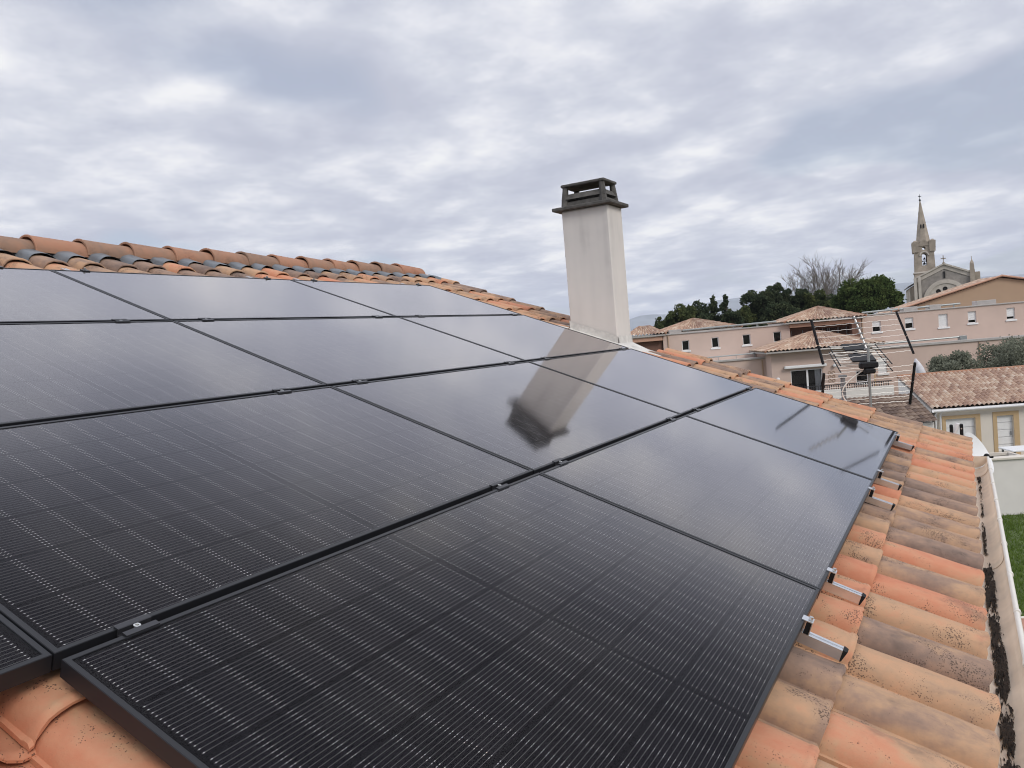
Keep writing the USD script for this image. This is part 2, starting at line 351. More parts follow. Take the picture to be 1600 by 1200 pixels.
# half cell: near-black silicon, fifteen fine silver wires along it, a bright solder pad near each end of a wire
M['cell'] = mat('solar_cell', {
    'u': ('attribute', {'attribute': 'st'}), 's': ('separate_xyz', {}),
    'k': ('math', {'math_type': 'multiply', 'value2': 15.0}), 'fr': ('math', {'math_type': 'fraction'}), 'd': ('math', {'math_type': 'subtract', 'value2': 0.5}), 'ab': ('math', {'math_type': 'absolute'}),
    'w': ('math', {'math_type': 'less_than', 'value2': 0.018}),
    'tp': ('math', {'math_type': 'subtract', 'value2': 0.5}), 'ta': ('math', {'math_type': 'absolute'}), 'td': ('math', {'math_type': 'subtract', 'value2': 0.455}), 'te': ('math', {'math_type': 'absolute'}),
    'tt': ('math', {'math_type': 'less_than', 'value2': 0.021}), 'pw': ('math', {'math_type': 'less_than', 'value2': 0.055}), 'pd': ('math', {'math_type': 'multiply'}),
    'mx': ('math', {'math_type': 'maximum'}),
    'oi': ('object_info', {}), 'cr': ('rgb_ramp', {'ramp': [(0.0, (0.0035, 0.0031, 0.0050)), (1.0, (0.0068, 0.0060, 0.0082))]}),
    'c': ('mix_color', {'b': (0.29, 0.282, 0.278)}), 'c2': ('mix_color', {'b': (0.74, 0.73, 0.715)}),
    'p': ('principled_bsdf', {'roughness': 0.5, 'specular_ior_level': 0.02})},
    [('u.vector', 's.vector'), ('s.x', 'k.value1'), ('k.value', 'fr.value1'), ('fr.value', 'd.value1'), ('d.value', 'ab.value1'), ('ab.value', 'w.value1'),
     ('s.y', 'tp.value1'), ('tp.value', 'ta.value1'), ('ta.value', 'td.value1'), ('td.value', 'te.value1'), ('te.value', 'tt.value1'), ('ab.value', 'pw.value1'), ('tt.value', 'pd.value1'), ('pw.value', 'pd.value2'),
     ('oi.random', 'cr.fac'), ('cr.color', 'c.a'), ('w.value', 'c.fac'), ('c.result', 'c2.a'), ('pd.value', 'c2.fac'), ('c2.result', 'p.base_color')])
M['backsheet'] = plain('black_backsheet', (0.0052, 0.0048, 0.0060), 0.6, spec=0.02)


def leaf_mat(name, a, b, tr=0.25):
    return mat(name, {'g': ('geometry', {}), 'n': ('noise_texture', {'scale': 0.9, 'detail': 3.0}), 'w': ('math', {'math_type': 'multiply_add', 'value2': 0.45}), 'rr': ('math', {'math_type': 'multiply', 'value2': 0.6}),
                      'r': ('rgb_ramp', {'ramp': [(0.25, a), (0.75, b)]}), 'd': ('diffuse_bsdf', {}), 't': ('translucent_bsdf', {}), 'm': ('mix_closure', {'fac': tr})},
               [('g.position', 'n.vector'), ('g.random_per_island', 'w.value1'), ('n.fac', 'rr.value1'), ('rr.value', 'w.value3'), ('w.value', 'r.fac'), ('r.color', 'd.color'), ('r.color', 't.color'), ('d.BSDF', 'm.closure1'), ('t.BSDF', 'm.closure2')], surface='m.closure')


M['leafdark'] = leaf_mat('conifer_foliage', (0.046, 0.062, 0.036), (0.17, 0.185, 0.082))
M['leafmid'] = leaf_mat('evergreen_foliage', (0.060, 0.078, 0.034), (0.235, 0.235, 0.078))
M['leafpine'] = leaf_mat('pine_needles', (0.055, 0.082, 0.028), (0.21, 0.24, 0.072))
M['leafolive'] = leaf_mat('olive_foliage', (0.17, 0.18, 0.135), (0.38, 0.39, 0.30))
M['grass'] = leaf_mat('grass_blades', (0.10, 0.155, 0.030), (0.21, 0.275, 0.075), 0.35)

# ---------------------------------------------------------------- ground, hills
g = MB()
g.add([(-9400, -9400, -0.02), (9400, -9400, -0.02), (9400, 9400, -0.02), (-9400, 9400, -0.02)], [(0, 1, 2, 3)])
tag(obj('ground', g, M['soil']), 'flat ground around the houses', 'ground', kind='structure')
# lawn bed + blades beyond the gutter
g = MB(); g.add([(8, 12, 0.0), (24, 12, 0.0), (24, 29.25, 0.0), (8, 29.25, 0.0)], [(0, 1, 2, 3)])
M['lawnbed'] = plain('lawn_soil', (0.08, 0.115, 0.032), 0.95, 0, 0.4, 2.0)
tag(obj('lawn_ground', g, M['lawnbed'], xf=BG_XF), 'green lawn ground below the gutter', 'lawn', kind='structure')
n = 30000
bp = np.stack([rng.uniform(9, 18, n), rng.uniform(19.4, 29.2, n)], 1)
hh = rng.uniform(0.05, 0.13, n) * (0.6 + 0.8 * meshkit.noise(np.c_[bp * 1.2, np.zeros(n)], 5))
ang = rng.uniform(0, 2 * np.pi, n); wd = rng.uniform(0.010, 0.022, n); ln = rng.normal(0, 0.04, (n, 2))
dx = np.stack([np.cos(ang), np.sin(ang)], 1) * wd[:, None]
v = np.empty((n, 3, 3))
v[:, 0, :2] = bp - dx; v[:, 1, :2] = bp + dx; v[:, 2, :2] = bp + ln
v[:, 0, 2] = v[:, 1, 2] = 0.0; v[:, 2, 2] = hh
tag(obj('grass', trimesh.Trimesh(v.reshape(-1, 3), np.arange(3 * n).reshape(-1, 3), process=False), M['grass'], xf=BG_XF), 'short green grass of the lawn beside the white garden wall', 'grass', kind='stuff')

# mountain: a long massif eight kilometres off
ss = np.linspace(-5200, 8200, 300)
prof = np.interp(ss, [-5200, -2500, -1427, -300, 408, 506, 760, 977, 1092, 1269, 1456, 1766, 2978, 3744, 4150, 6000, 8200], [20, 60, 110, 130, 175, 205, 201, 232, 260, 292, 300, 307, 309, 294, 292, 200, 40])
rows = np.linspace(0, 1, 18)
P = []
for t in rows:
    h = prof * (1 - abs(t * 2 - 1)) ** 0.8
    dd = 7200 + 1600 * t
    nz = meshkit.fbm(np.stack([ss / 420, np.full_like(ss, dd / 420), np.zeros_like(ss)], -1), 5, 3) - 0.5
    h = h + nz * 90 * (1 - abs(t * 2 - 1)) * (0.35 if abs(t - .5) < .03 else 1)
    P.append(np.stack([ss, np.full_like(ss, dd), np.maximum(h, -5)], -1))
P = np.array(P)
nr, nc = P.shape[:2]
F = [(i * nc + j, i * nc + j + 1, (i + 1) * nc + j + 1, (i + 1) * nc + j) for i in range(nr - 1) for j in range(nc - 1)]
tag(obj('mountain', (P.reshape(-1, 3), np.array(F)), M['mountain'], smooth=True, xf=BG_XF), 'long blue mountain on the horizon behind the trees', 'mountain', kind='structure')

# ---------------------------------------------------------------- our house
PITCH, U0 = 0.2325, 1.578
VERGE_K = 21
COURSE, W0 = 0.367, 0.50
NV = -0.157                                             # valley level of the tiles
TH = 0.0105
TW = 0.44
prof_u = np.array([-0.010, -0.002, 0.001, 0.007, 0.018, 0.034, 0.058, 0.085, 0.112, 0.138, 0.162, 0.184, 0.210, 0.238])
prof_n = np.array([0.0150, 0.0175, 0.030, 0.043, 0.0575, 0.0660, 0.0705, 0.0710, 0.0680, 0.0590, 0.0410, 0.0180, 0.004, 0.001])
st_w = np.array([0.0, 0.25, 0.55, 0.82, 0.945, 0.957, 0.985, 1.0])


def tile_mesh(u0, w_end, jit=True, cut=None):
    du, dw, dn, yaw = (rng.normal(0, 0.0025), rng.normal(0, 0.004), rng.normal(0, 0.0012), rng.normal(0, 0.006)) if jit else (0, 0, 0, 0)
    K, S = len(prof_u), len(st_w)
    top = np.zeros((S, K, 3)); bot = np.zeros((S, K, 3))
    for i, t in enumerate(st_w):
        w = -TW * (1 - t)
        lift = 0.024 * t
        drop = 0.0 if t < 0.97 else (0.0012 if t < 0.99 else 0.0050)
        bulge = {0.945: -0.0012, 0.957: 0.0016, 0.985: 0.0024}.get(t, 0.0)
        sc = 0.965 + 0.035 * t
        uu = 0.11 + (prof_u - 0.11) * sc
        top[i, :, 0] = w; top[i, :, 1] = uu + yaw * w; top[i, :, 2] = prof_n * (0.95 + 0.05 * t) + lift - drop + bulge
        bot[i] = top[i]; bot[i, :, 2] = np.maximum(prof_n * (0.95 + 0.05 * t) + lift - TH, 0.0 + lift * 0.6 - 0.004)
        bot[i, :, 1] += np.where(prof_u < 0.003, 0.0, np.where(prof_u < 0.05, 0.004, 0))
    if jit:                                             # worn, slightly chipped lower lip and wavy edges
        chip = np.convolve(rng.normal(0, 0.0016, K + 2), [0.3, 0.4, 0.3], 'valid') - (rng.random(K) > 0.93) * 0.005
        for i in (4, 5, 6, 7):
            top[i, :, 0] += chip; bot[i, :, 0] += chip
        wob = rng.normal(0, 0.0007, (S, K))
        top[..., 2] += wob; bot[..., 2] += wob
    v = np.concatenate([top.reshape(-1, 3), bot.reshape(-1, 3)])
    o = S * K
    F = []
    for i in range(S - 1):
        for j in range(K - 1):
            a = i * K + j
            F.append((a, a + K, a + K + 1, a + 1))
            F.append((o + a, o + a + 1, o + a + K + 1, o + a + K))
    for j in range(K - 1):
        a = (S - 1) * K + j
        F.append((a, o + a, o + a + 1, a + 1))
        F.append((j, j + 1, o + j + 1, o + j))
    for i in range(S - 1):
        for j, s in ((0, 1), (K - 1, -1)):
            a = i * K + j
            F.append((a, o + a, o + a + K, a + K)[::s])
    v[:, 0] += w_end + dw; v[:, 1] += u0 + du; v[:, 2] += NV + dn
    return rf(v), np.array(F)


house = thing('house', 'near house under the black solar panels, with orange tiled roof and chimney', 'house')
# deck of both slopes
RW = -5.03
r0, r1 = rf([(RW, -6.2, -0.180)])[0], rf([(0.40, -6.2, -0.180)])[0]
deck_poly = [(r1[0], r1[2]), (r1[0] - 0.02, r1[2] - 0.10), (r0[0], r0[2] - 0.12), (2 * r0[0] - r1[0], r1[2] - 0.10), (2 * r0[0] - r1[0], r1[2]), (r0[0], r0[2])]
roof = obj('roof', prism(deck_poly[::-1], -6.2, 6.62), M['deck'], house)
wallz = r1[2] - 0.12
wall_poly = [(0.02, 0.0), (0.02, wallz + 0.02), (r0[0], r0[2] - 0.16), (2 * r0[0] - 0.02, wallz + 0.02), (2 * r0[0] - 0.02, 0.0)]
obj('wall', prism(wall_poly, -6.0, 6.50), M['cream'], house)
# timber fascia behind the gutter
obj('fascia', MB().box(r1[0] - 0.015, r1[0] + 0.005, -6.2, 6.62, r1[2] - 0.16, r1[2] - 0.02), M['pvcwhite'], house)
hidden = MB()
CHX0, CHX1, CHY0, CHY1 = -2.682, -2.226, 5.79, 6.115
for c in range(15):
    w_end = W0 - COURSE * c
    if w_end < -4.75:
        break
    for k in range(-15, VERGE_K + 1):
        u0 = U0 + PITCH * k
        wm = w_end - 0.2
        xm = rf([(wm, u0 + 0.11, -0.1)])[0]
        if CHX0 - 0.16 < xm[0] < CHX1 + 0.16 and u0 + 0.2 > CHY0 - 0.02:
            continue
        seen = (c <= 2 and u0 > 0.2) or (c <= 4 and -0.9 < u0 <= 0.3) or (c >= 12 and u0 > 0.9) or (k >= VERGE_K - 4)
        m = tile_mesh(u0, w_end)
        if seen:
            obj('tile', m, M['tile'], roof, smooth=34)
        else:
            hidden.add(*m)
obj('covered_tiles', hidden, M['tile'], roof, smooth=50, kind='stuff')

# ridge tiles: tapered half barrels, the near end of each laid over the one before
rx, rz = r0[0], rf([(RW, 0, NV)])[0][2]
th = np.linspace(math.radians(-12), math.radians(192), 15)


def ridge_tile(y0, ln=0.41):
    S = [(0.0, 0.118, 0.0), (0.012, 0.122, 0), (0.03, 0.121, 0), (0.05, 0.1175, 0), (0.5, 0.1115, 0), (1.0, 0.105, 0)]
    jz, jx, yw = rng.normal(0, 0.003), rng.normal(0, 0.003), rng.normal(0, 0.010)
    out, inn = [], []
    for t, r, _ in S:
        y = y0 + t * ln
        lift = 0.020 * (1 - t)
        for rr, L_ in ((r, out), (r - 0.013, inn)):
            L_.append(np.stack([rx + jx + yw * t * ln + rr * np.cos(th), np.full_like(th, y), rz + 0.047 + jz + lift + rr * 0.86 * np.sin(th)], -1))
    o, i_ = np.array(out), np.array(inn)
    a, b = o.shape[:2]
    v = np.concatenate([o.reshape(-1, 3), i_.reshape(-1, 3)])
    F, q = [], a * b
    for i in range(a - 1):
        for j in range(b - 1):
            p = i * b + j
            F += [(p, p + b, p + b + 1, p + 1), (q + p, q + p + 1, q + p + b + 1, q + p + b)]
    for j in range(b - 1):
        F += [(j, j + 1, q + j + 1, q + j), ((a - 1) * b + j, q + (a - 1) * b + j, q + (a - 1) * b + j + 1, (a - 1) * b + j + 1)]
    for i in range(a - 1):
        for j, s in ((0, 1), (b - 1, -1)):
            p = i * b + j
            F.append((p, q + p, q + p + b, p + b)[::s])
    return v, np.array(F)


y = 2.16 - 0.3465 * 10
while y < 6.15:
    obj('ridge_tile', ridge_tile(y, 0.41 if y < 6.0 else 0.40), M['ridge'], roof, smooth=50)
    y += 0.3465
# grey pleated flashing tucked under the ridge, following the barrels
uu = np.arange(-1.6, 6.50, 0.012)
kk = np.mod(uu - U0, PITCH)
hn = np.interp(kk, prof_u, prof_n)
rowsf = []
for t in np.linspace(0, 1, 7):
    w = -5.00 + 0.185 * t + 0.012 * np.sin(uu * 9) + 0.02 * (meshkit.noise(np.stack([uu * 4, uu * 0, uu * 0], -1), 9) - 0.5) * t
    nn = NV + 0.024 + hn * (0.75 + 0.25 * t) + 0.004 + 0.008 * (meshkit.noise(np.stack([uu * 23, uu * 0 + t * 4, uu * 0], -1), 2) - 0.5) + 0.012 * (1 - t)
    rowsf.append(rf(np.stack([w, uu, nn], -1)))
Pf = np.array(rowsf); a, b = Pf.shape[:2]
obj('ridge_flashing', (Pf.reshape(-1, 3), np.array([(i * b + j, (i + 1) * b + j, (i + 1) * b + j + 1, i * b + j + 1) for i in range(a - 1) for j in range(b - 1)])), M['lead'], roof, smooth=True)
# mortar bedding closes the far end of the ridge
obj('ridge_mortar', trimesh.creation.icosphere(3, 0.085).apply_scale((1.15, 0.6, 0.8)).apply_translation((rx, 6.38, rz + 0.01)), M['concrete'], roof, smooth=True)

# chimney
ctop = ZE + 1.990
ch = obj('chimney', bevel_box(CHX0, CHX1, CHY0, CHY1, ZE + 0.35, ctop, 0.012), M['chimney'], house)
slab = bevel_box(CHX0 - 0.068, CHX1 + 0.052, CHY0 - 0.055, CHY1 + 0.055, ctop + 0.001, ctop + 0.032, 0.006)
obj('cap_slab', slab, M['concrete'], ch)
cxm, cym = (CHX0 + CHX1) / 2 - 0.008, (CHY0 + CHY1) / 2


def ring(h0, h1, a0, a1, wall):                          # four-sided frame, half sizes (x, y) at the bottom and top
    def fr(hx, hy, z): return [(-hx, -hy, z), (hx, -hy, z), (hx, hy, z), (-hx, hy, z)]
    o = fr(*a0, h0) + fr(*a1, h1)
    i = fr(a0[0] - wall, a0[1] - wall, h0) + fr(a1[0] - wall, a1[1] - wall, h1)
    v = np.array(o + i) + [cxm, cym, ctop + 0.032]
    F = []
    for k in range(4):
        n_ = (k + 1) % 4
        F += [(k, n_, 4 + n_, 4 + k), (8 + k, 12 + k, 12 + n_, 8 + n_), (4 + k, 4 + n_, 12 + n_, 12 + k), (k, 8 + k, 8 + n_, n_)]
    return v, np.array(F)


obj('cap_base', ring(0.001, 0.046, (0.205, 0.148), (0.198, 0.141), 0.03), M['concrete'], ch)
obj('cap_louvre', ring(0.068, 0.118, (0.214, 0.156), (0.184, 0.124), 0.022), M['concrete'], ch)
for sx in (-1, 1):
    for sy in (-1, 1):
        p0 = np.array([cxm + sx * 0.190, cym + sy * 0.136, ctop + 0.033]); p1 = np.array([cxm + sx * 0.178, cym + sy * 0.122, ctop + 0.215])
        m_ = MB(); m_.tube([p0, p0 * .45 + p1 * .55, p1], [0.034, 0.030, 0.025], 6)
        obj('cap_post', m_, M['concrete'], ch)
obj('cap_lid', bevel_box(cxm - 0.213, cxm + 0.213, cym - 0.152, cym + 0.152, ctop + 0.213, ctop + 0.238, 0.006), M['concrete'], ch)
# white flashing round the foot of the chimney
x0, x1, y0_, y1_ = CHX0, CHX1, CHY0, CHY1


def on_roof_xy(x, y, n=NV + 0.075):                       # world point on the tile crests below (x, y)
    z = (n - x * sn) / cs
    return (x, y, ZE + z)


fl = MB()
for (ax, ay), (bx, by), (ox, oy) in (((x0, y0_), (x1, y0_), (0, -1)), ((x1, y0_), (x1, y1_), (1, 0)), ((x0, y0_), (x0, y1_), (-1, 0))):
    pts = []
    for t in np.linspace(0, 1, 9):
        bx_, by_ = ax + (bx - ax) * t, ay + (by - ay) * t
        wv = 0.006 * math.sin(t * 17 + ax * 9)
        up_ = np.array(on_roof_xy(bx_ + ox * 0.006, by_ + oy * 0.006)) + [0, 0, 0.075 + wv]
        mid = np.array(on_roof_xy(bx_ + ox * 0.010, by_ + oy * 0.010)) + [0, 0, 0.012]
        out = np.array(on_roof_xy(bx_ + ox * 0.15, by_ + oy * (0.15 if ox == 0 else 0), NV + 0.066 + wv))
        end = np.array(on_roof_xy(bx_ + ox * (0.33 if ox > 0 else 0.24 if ox < 0 else 0.2), by_ + oy * 0.2, NV + 0.058 + 2 * wv))
        pts.append([up_, mid, out, end])
    pts = np.array(pts); a, b = pts.shape[:2]
    fl.add(pts.reshape(-1, 3), [(i * b + j, (i + 1) * b + j, (i + 1) * b + j + 1, i * b + j + 1) for i in range(a - 1) for j in range(b - 1)])
for (ax, ay, sx) in ((x1, y0_, 1), (x0, y0_, -1)):          # corner gores
    q = [on_roof_xy(ax + sx * 0.008, ay - 0.008, NV + 0.09), on_roof_xy(ax + sx * 0.30, ay - 0.01, NV + 0.062), on_roof_xy(ax + sx * 0.26, ay - 0.2, NV + 0.056), on_roof_xy(ax, ay - 0.2, NV + 0.058)]
    fl.add(q, [(0, 1, 2, 3)])
obj('chimney_flashing', fl, M['whiteflash'], house, smooth=40)

# gutter
gx, gz, gr = 0.452, ZE - 0.305, 0.082
GY0, GY1 = -3.0, 5.98


def half_pipe(y0, y1, r, t=0.003, a0=180, a1=360, xc=gx, zc=gz, n=20):
    a = np.radians(np.linspace(a0, a1, n))
    V = []
    for y in (y0, y1):
        for rr in (r, r - t):
            V.append(np.stack([xc + rr * np.cos(a), np.full(n, y), zc + rr * np.sin(a)], -1))
    v = np.concatenate(V)
    F = []
    for j in range(n - 1):
        F += [(j, j + 1, 2 * n + j + 1, 2 * n + j), (n + j, 3 * n + j, 3 * n + j + 1, n + j + 1), (j, n + j, n + j + 1, j + 1), (2 * n + j, 2 * n + j + 1, 3 * n + j + 1, 3 * n + j)]
    return v, np.array(F)


gut = obj('gutter', half_pipe(GY0, GY1, gr), M['pvc'], house, smooth=40)
ysn = np.linspace(GY0, GY1, 60)
bead = MB(); bead.tube(np.stack([gx + gr + 0.004 + 0.0015 * np.sin(ysn * 1.7), ysn, gz + 0.002 + 0.002 * np.sin(ysn * 2.3)], -1), 0.0095, 10)
obj('bead', bead, M['pvcwhite'], gut, smooth=50)
for yb in (1.15, 1.62, 2.1, 2.58, 3.05, 3.54, 4.02, 4.5, 5.0, 5.5):
    k_ = MB(); k_.tube([(gx + gr + 0.004, yb - 0.011, gz + 0.002), (gx + gr + 0.004, yb + 0.011, gz + 0.002)], 0.0125, 10)
    k_.add(*half_pipe(yb - 0.011, yb + 0.011, gr + 0.006, 0.004, 215, 358))
    obj('bracket', k_, M['pvcwhite'], gut, smooth=40)
obj('joint_sleeve', MB().add(*half_pipe(3.36, 3.44, gr - 0.0035, 0.003)), M['pvc'], gut, smooth=40)
obj('joint_sleeve', MB().add(*half_pipe(5.62, 5.72, gr - 0.0035, 0.004)), M['pvc'], gut, smooth=40)
a = np.radians(np.linspace(180, 360, 24))
cap_v = np.vstack([np.stack([gx + (gr + .003) * np.cos(a), np.full(24, GY1 - .001), gz + .012 + (gr + .003) * np.sin(a)], -1), [[gx, GY1 - .001, gz + 0.014]]])
ec = MB(); ec.add(cap_v, [(j, j + 1, 24) for j in range(23)]); ec.add(cap_v + [0, .004, 0], [(j + 1, j, 24) for j in range(23)])
obj('end_cap', ec, M['pvc'], gut)
# black moss and leaf litter along the gutter bottom, broken into clumps
yd = np.arange(1.2, 5.6, 0.011); ad = np.radians(np.arange(252, 308, 1.4))
Y, AA = np.meshgrid(yd, ad, indexing='ij')
nn = meshkit.fbm(np.stack([Y * 9, AA * 5, Y * 0], -1), 5, 11)
fine = meshkit.fbm(np.stack([Y * 60, AA * 22, Y * 0], -1), 3, 12)
env = np.interp(Y, [1.2, 1.5, 1.62, 1.72, 1.95, 2.4, 3.2, 3.36, 3.40, 3.44, 3.62, 3.9, 4.4, 5.0, 5.25, 5.6], [0.45, 0.66, 0.40, 0.72, 0.66, 0.80, 0.98, 0.98, 0.1, 0.1, 0.52, 0.46, 0.34, 0.36, 0.42, 0.70])
across = np.clip(1 - np.abs(np.degrees(AA) - 281 + 3 * np.sin(Y * 2.1)) / np.interp(Y, [1.2, 3.3, 3.5, 5.0, 5.6], [17, 18, 8, 6, 11]), 0, 1)
keep = (nn - 0.5) * 1.3 + (fine - 0.5) * 0.9 + 0.5 + env * 0.62 * across ** 0.35 - 0.64 - (across <= 0)
hgt = np.clip(keep, 0, 0.3) * 0.030 + fine * 0.003
rr = gr - 0.0035 - hgt
V = np.stack([gx + rr * np.cos(AA), Y, gz + rr * np.sin(AA)], -1)
a_, b_ = Y.shape
Flit = np.array([(i * b_ + j, i * b_ + j + 1, (i + 1) * b_ + j + 1, (i + 1) * b_ + j) for i in range(a_ - 1) for j in range(b_ - 1) if keep[i, j] > 0 and keep[i + 1, j + 1] > 0 and keep[i + 1, j] > -0.05])
lit = trimesh.Trimesh(V.reshape(-1, 3), np.vstack([Flit[:, [0, 1, 2]], Flit[:, [0, 2, 3]]]), process=False); lit.remove_unreferenced_vertices()
tag(obj('gutter_litter', lit, M['debris'], smooth=True), 'black moss and leaf litter lying along the bottom of the gutter', 'litter', kind='stuff')

# ---------------------------------------------------------------- solar panels
LP, WP = 1.7475, 1.0065
LPITCH, WPITCH = 1.75189, 1.0275


def bar_mesh(poly, y0, y1):
    return prism(poly, y0, y1)


def make_panel(label):
    p = thing('solar_panel', label, 'solar panel', group='black solar panels on the roof')
    fr = MB()
    t, lip, dp = 0.0016, 0.011, 0.035
    # outer walls and top lips, mitred as a ring
    def rect(i, z): return [(-WP + i, i, z), (-i, i, z), (-i, LP - i, z), (-WP + i, LP - i, z)]
    loops = [rect(0.0, -dp), rect(0.0, -0.0012), rect(0.0012, 0.0), (rect(lip - 0.0008, 0.0)), rect(lip, -0.0008), rect(lip, -0.0045), rect(t, -0.0045), rect(t, -dp)]
    v = np.array(loops).reshape(-1, 3)
    F = []
    for k in range(len(loops)):
        n_ = (k + 1) % len(loops)
        for j in range(4):
            m_ = (j + 1) % 4
            F.append((k * 4 + j, k * 4 + m_, n_ * 4 + m_, n_ * 4 + j))
    fr.add(v, F)
    obj('frame', fr, M['frame'], p)
    bs = MB(); bs.box(-WP + lip - 0.004, -lip + 0.004, lip - 0.004, LP - lip + 0.004, -0.0085, -0.0052)
    obj('backsheet', bs, M['backsheet'], p)
    gl = MB(); q = [(-WP + lip + .0002, lip + .0002, -0.0022), (-lip - .0002, lip + .0002, -0.0022), (-lip - .0002, LP - lip - .0002, -0.0022), (-WP + lip + .0002, LP - lip - .0002, -0.0022)]
    gl.add(q, [(0, 1, 2, 3)])
    obj('glass', gl, M['solarglass'], p)
    cw, cl = 0.1645, 0.0838
    mx = (WP - 6 * cw) / 2
    for h in range(2):
        ys = 0.0245 if h == 0 else LP - 0.0245 - 10 * cl
        for i in range(10):
            for j in range(6):
                a0, a1 = -WP + mx + j * cw + 0.004, -WP + mx + (j + 1) * cw - 0.004
                b0, b1 = ys + i * cl + 0.0006, ys + (i + 1) * cl - 0.0006
                obj('cell', (np.array([(a0, b0, -0.0046), (a1, b0, -0.0046), (a1, b1, -0.0046), (a0, b1, -0.0046)]), np.array([(0, 1, 2), (0, 2, 3)])), M['cell'], p, uv=[(0, 0), (1, 0), (1, 1), (0, 1)])
    return p


def panel_xf(col, row):                                  # row 1 at the eave
    x = Gf.Matrix4d(1.0)
    x.SetTranslateOnly(Gf.Vec3d(-(row - 1) * WPITCH + rng.normal(0, 0.0008), col * LPITCH + 0.002, 0))
    return x * ROOF_XF


names = {(0, 1): 'nearest solar panel, whole, at the bottom beside the open tile corner',
         (1, 1): 'eave-side solar panel second from the nearest, with silver rail ends at both its corners',
         (2, 1): 'solar panel at the eave end corner, below the tv antenna and reflecting it',
         (-1, 2): 'solar panel cut by the left edge of the picture beside the open tile corner',
         (0, 2): 'large solar panel behind the nearest one, left of the chimney reflection',
         (1, 2): 'solar panel with the dark reflection of the chimney cap in it',
         (2, 2): 'solar panel right of the chimney reflection at the far roof edge',
         (0, 3): 'second-row solar panel below the ridge, cut by the left picture edge',
         (1, 3): 'solar panel in the second row below the ridge, middle one',
         (2, 3): 'solar panel at the foot of the chimney, crossed by the chimney reflection',
         (0, 4): 'solar panel right under the ridge, cut by the left edge of the picture',
         (1, 4): 'solar panel right under the ridge, middle one of the top row',
         (2, 4): 'solar panel right under the ridge, farthest one of the top row'}
proto = None
for (c, r), lab in names.items():
    if proto is None:
        proto = make_panel(lab)
        UsdGeom.Xformable(proto).AddTransformOp().Set(panel_xf(c, r))
    else:
        dup(proto, lab, panel_xf(c, r))

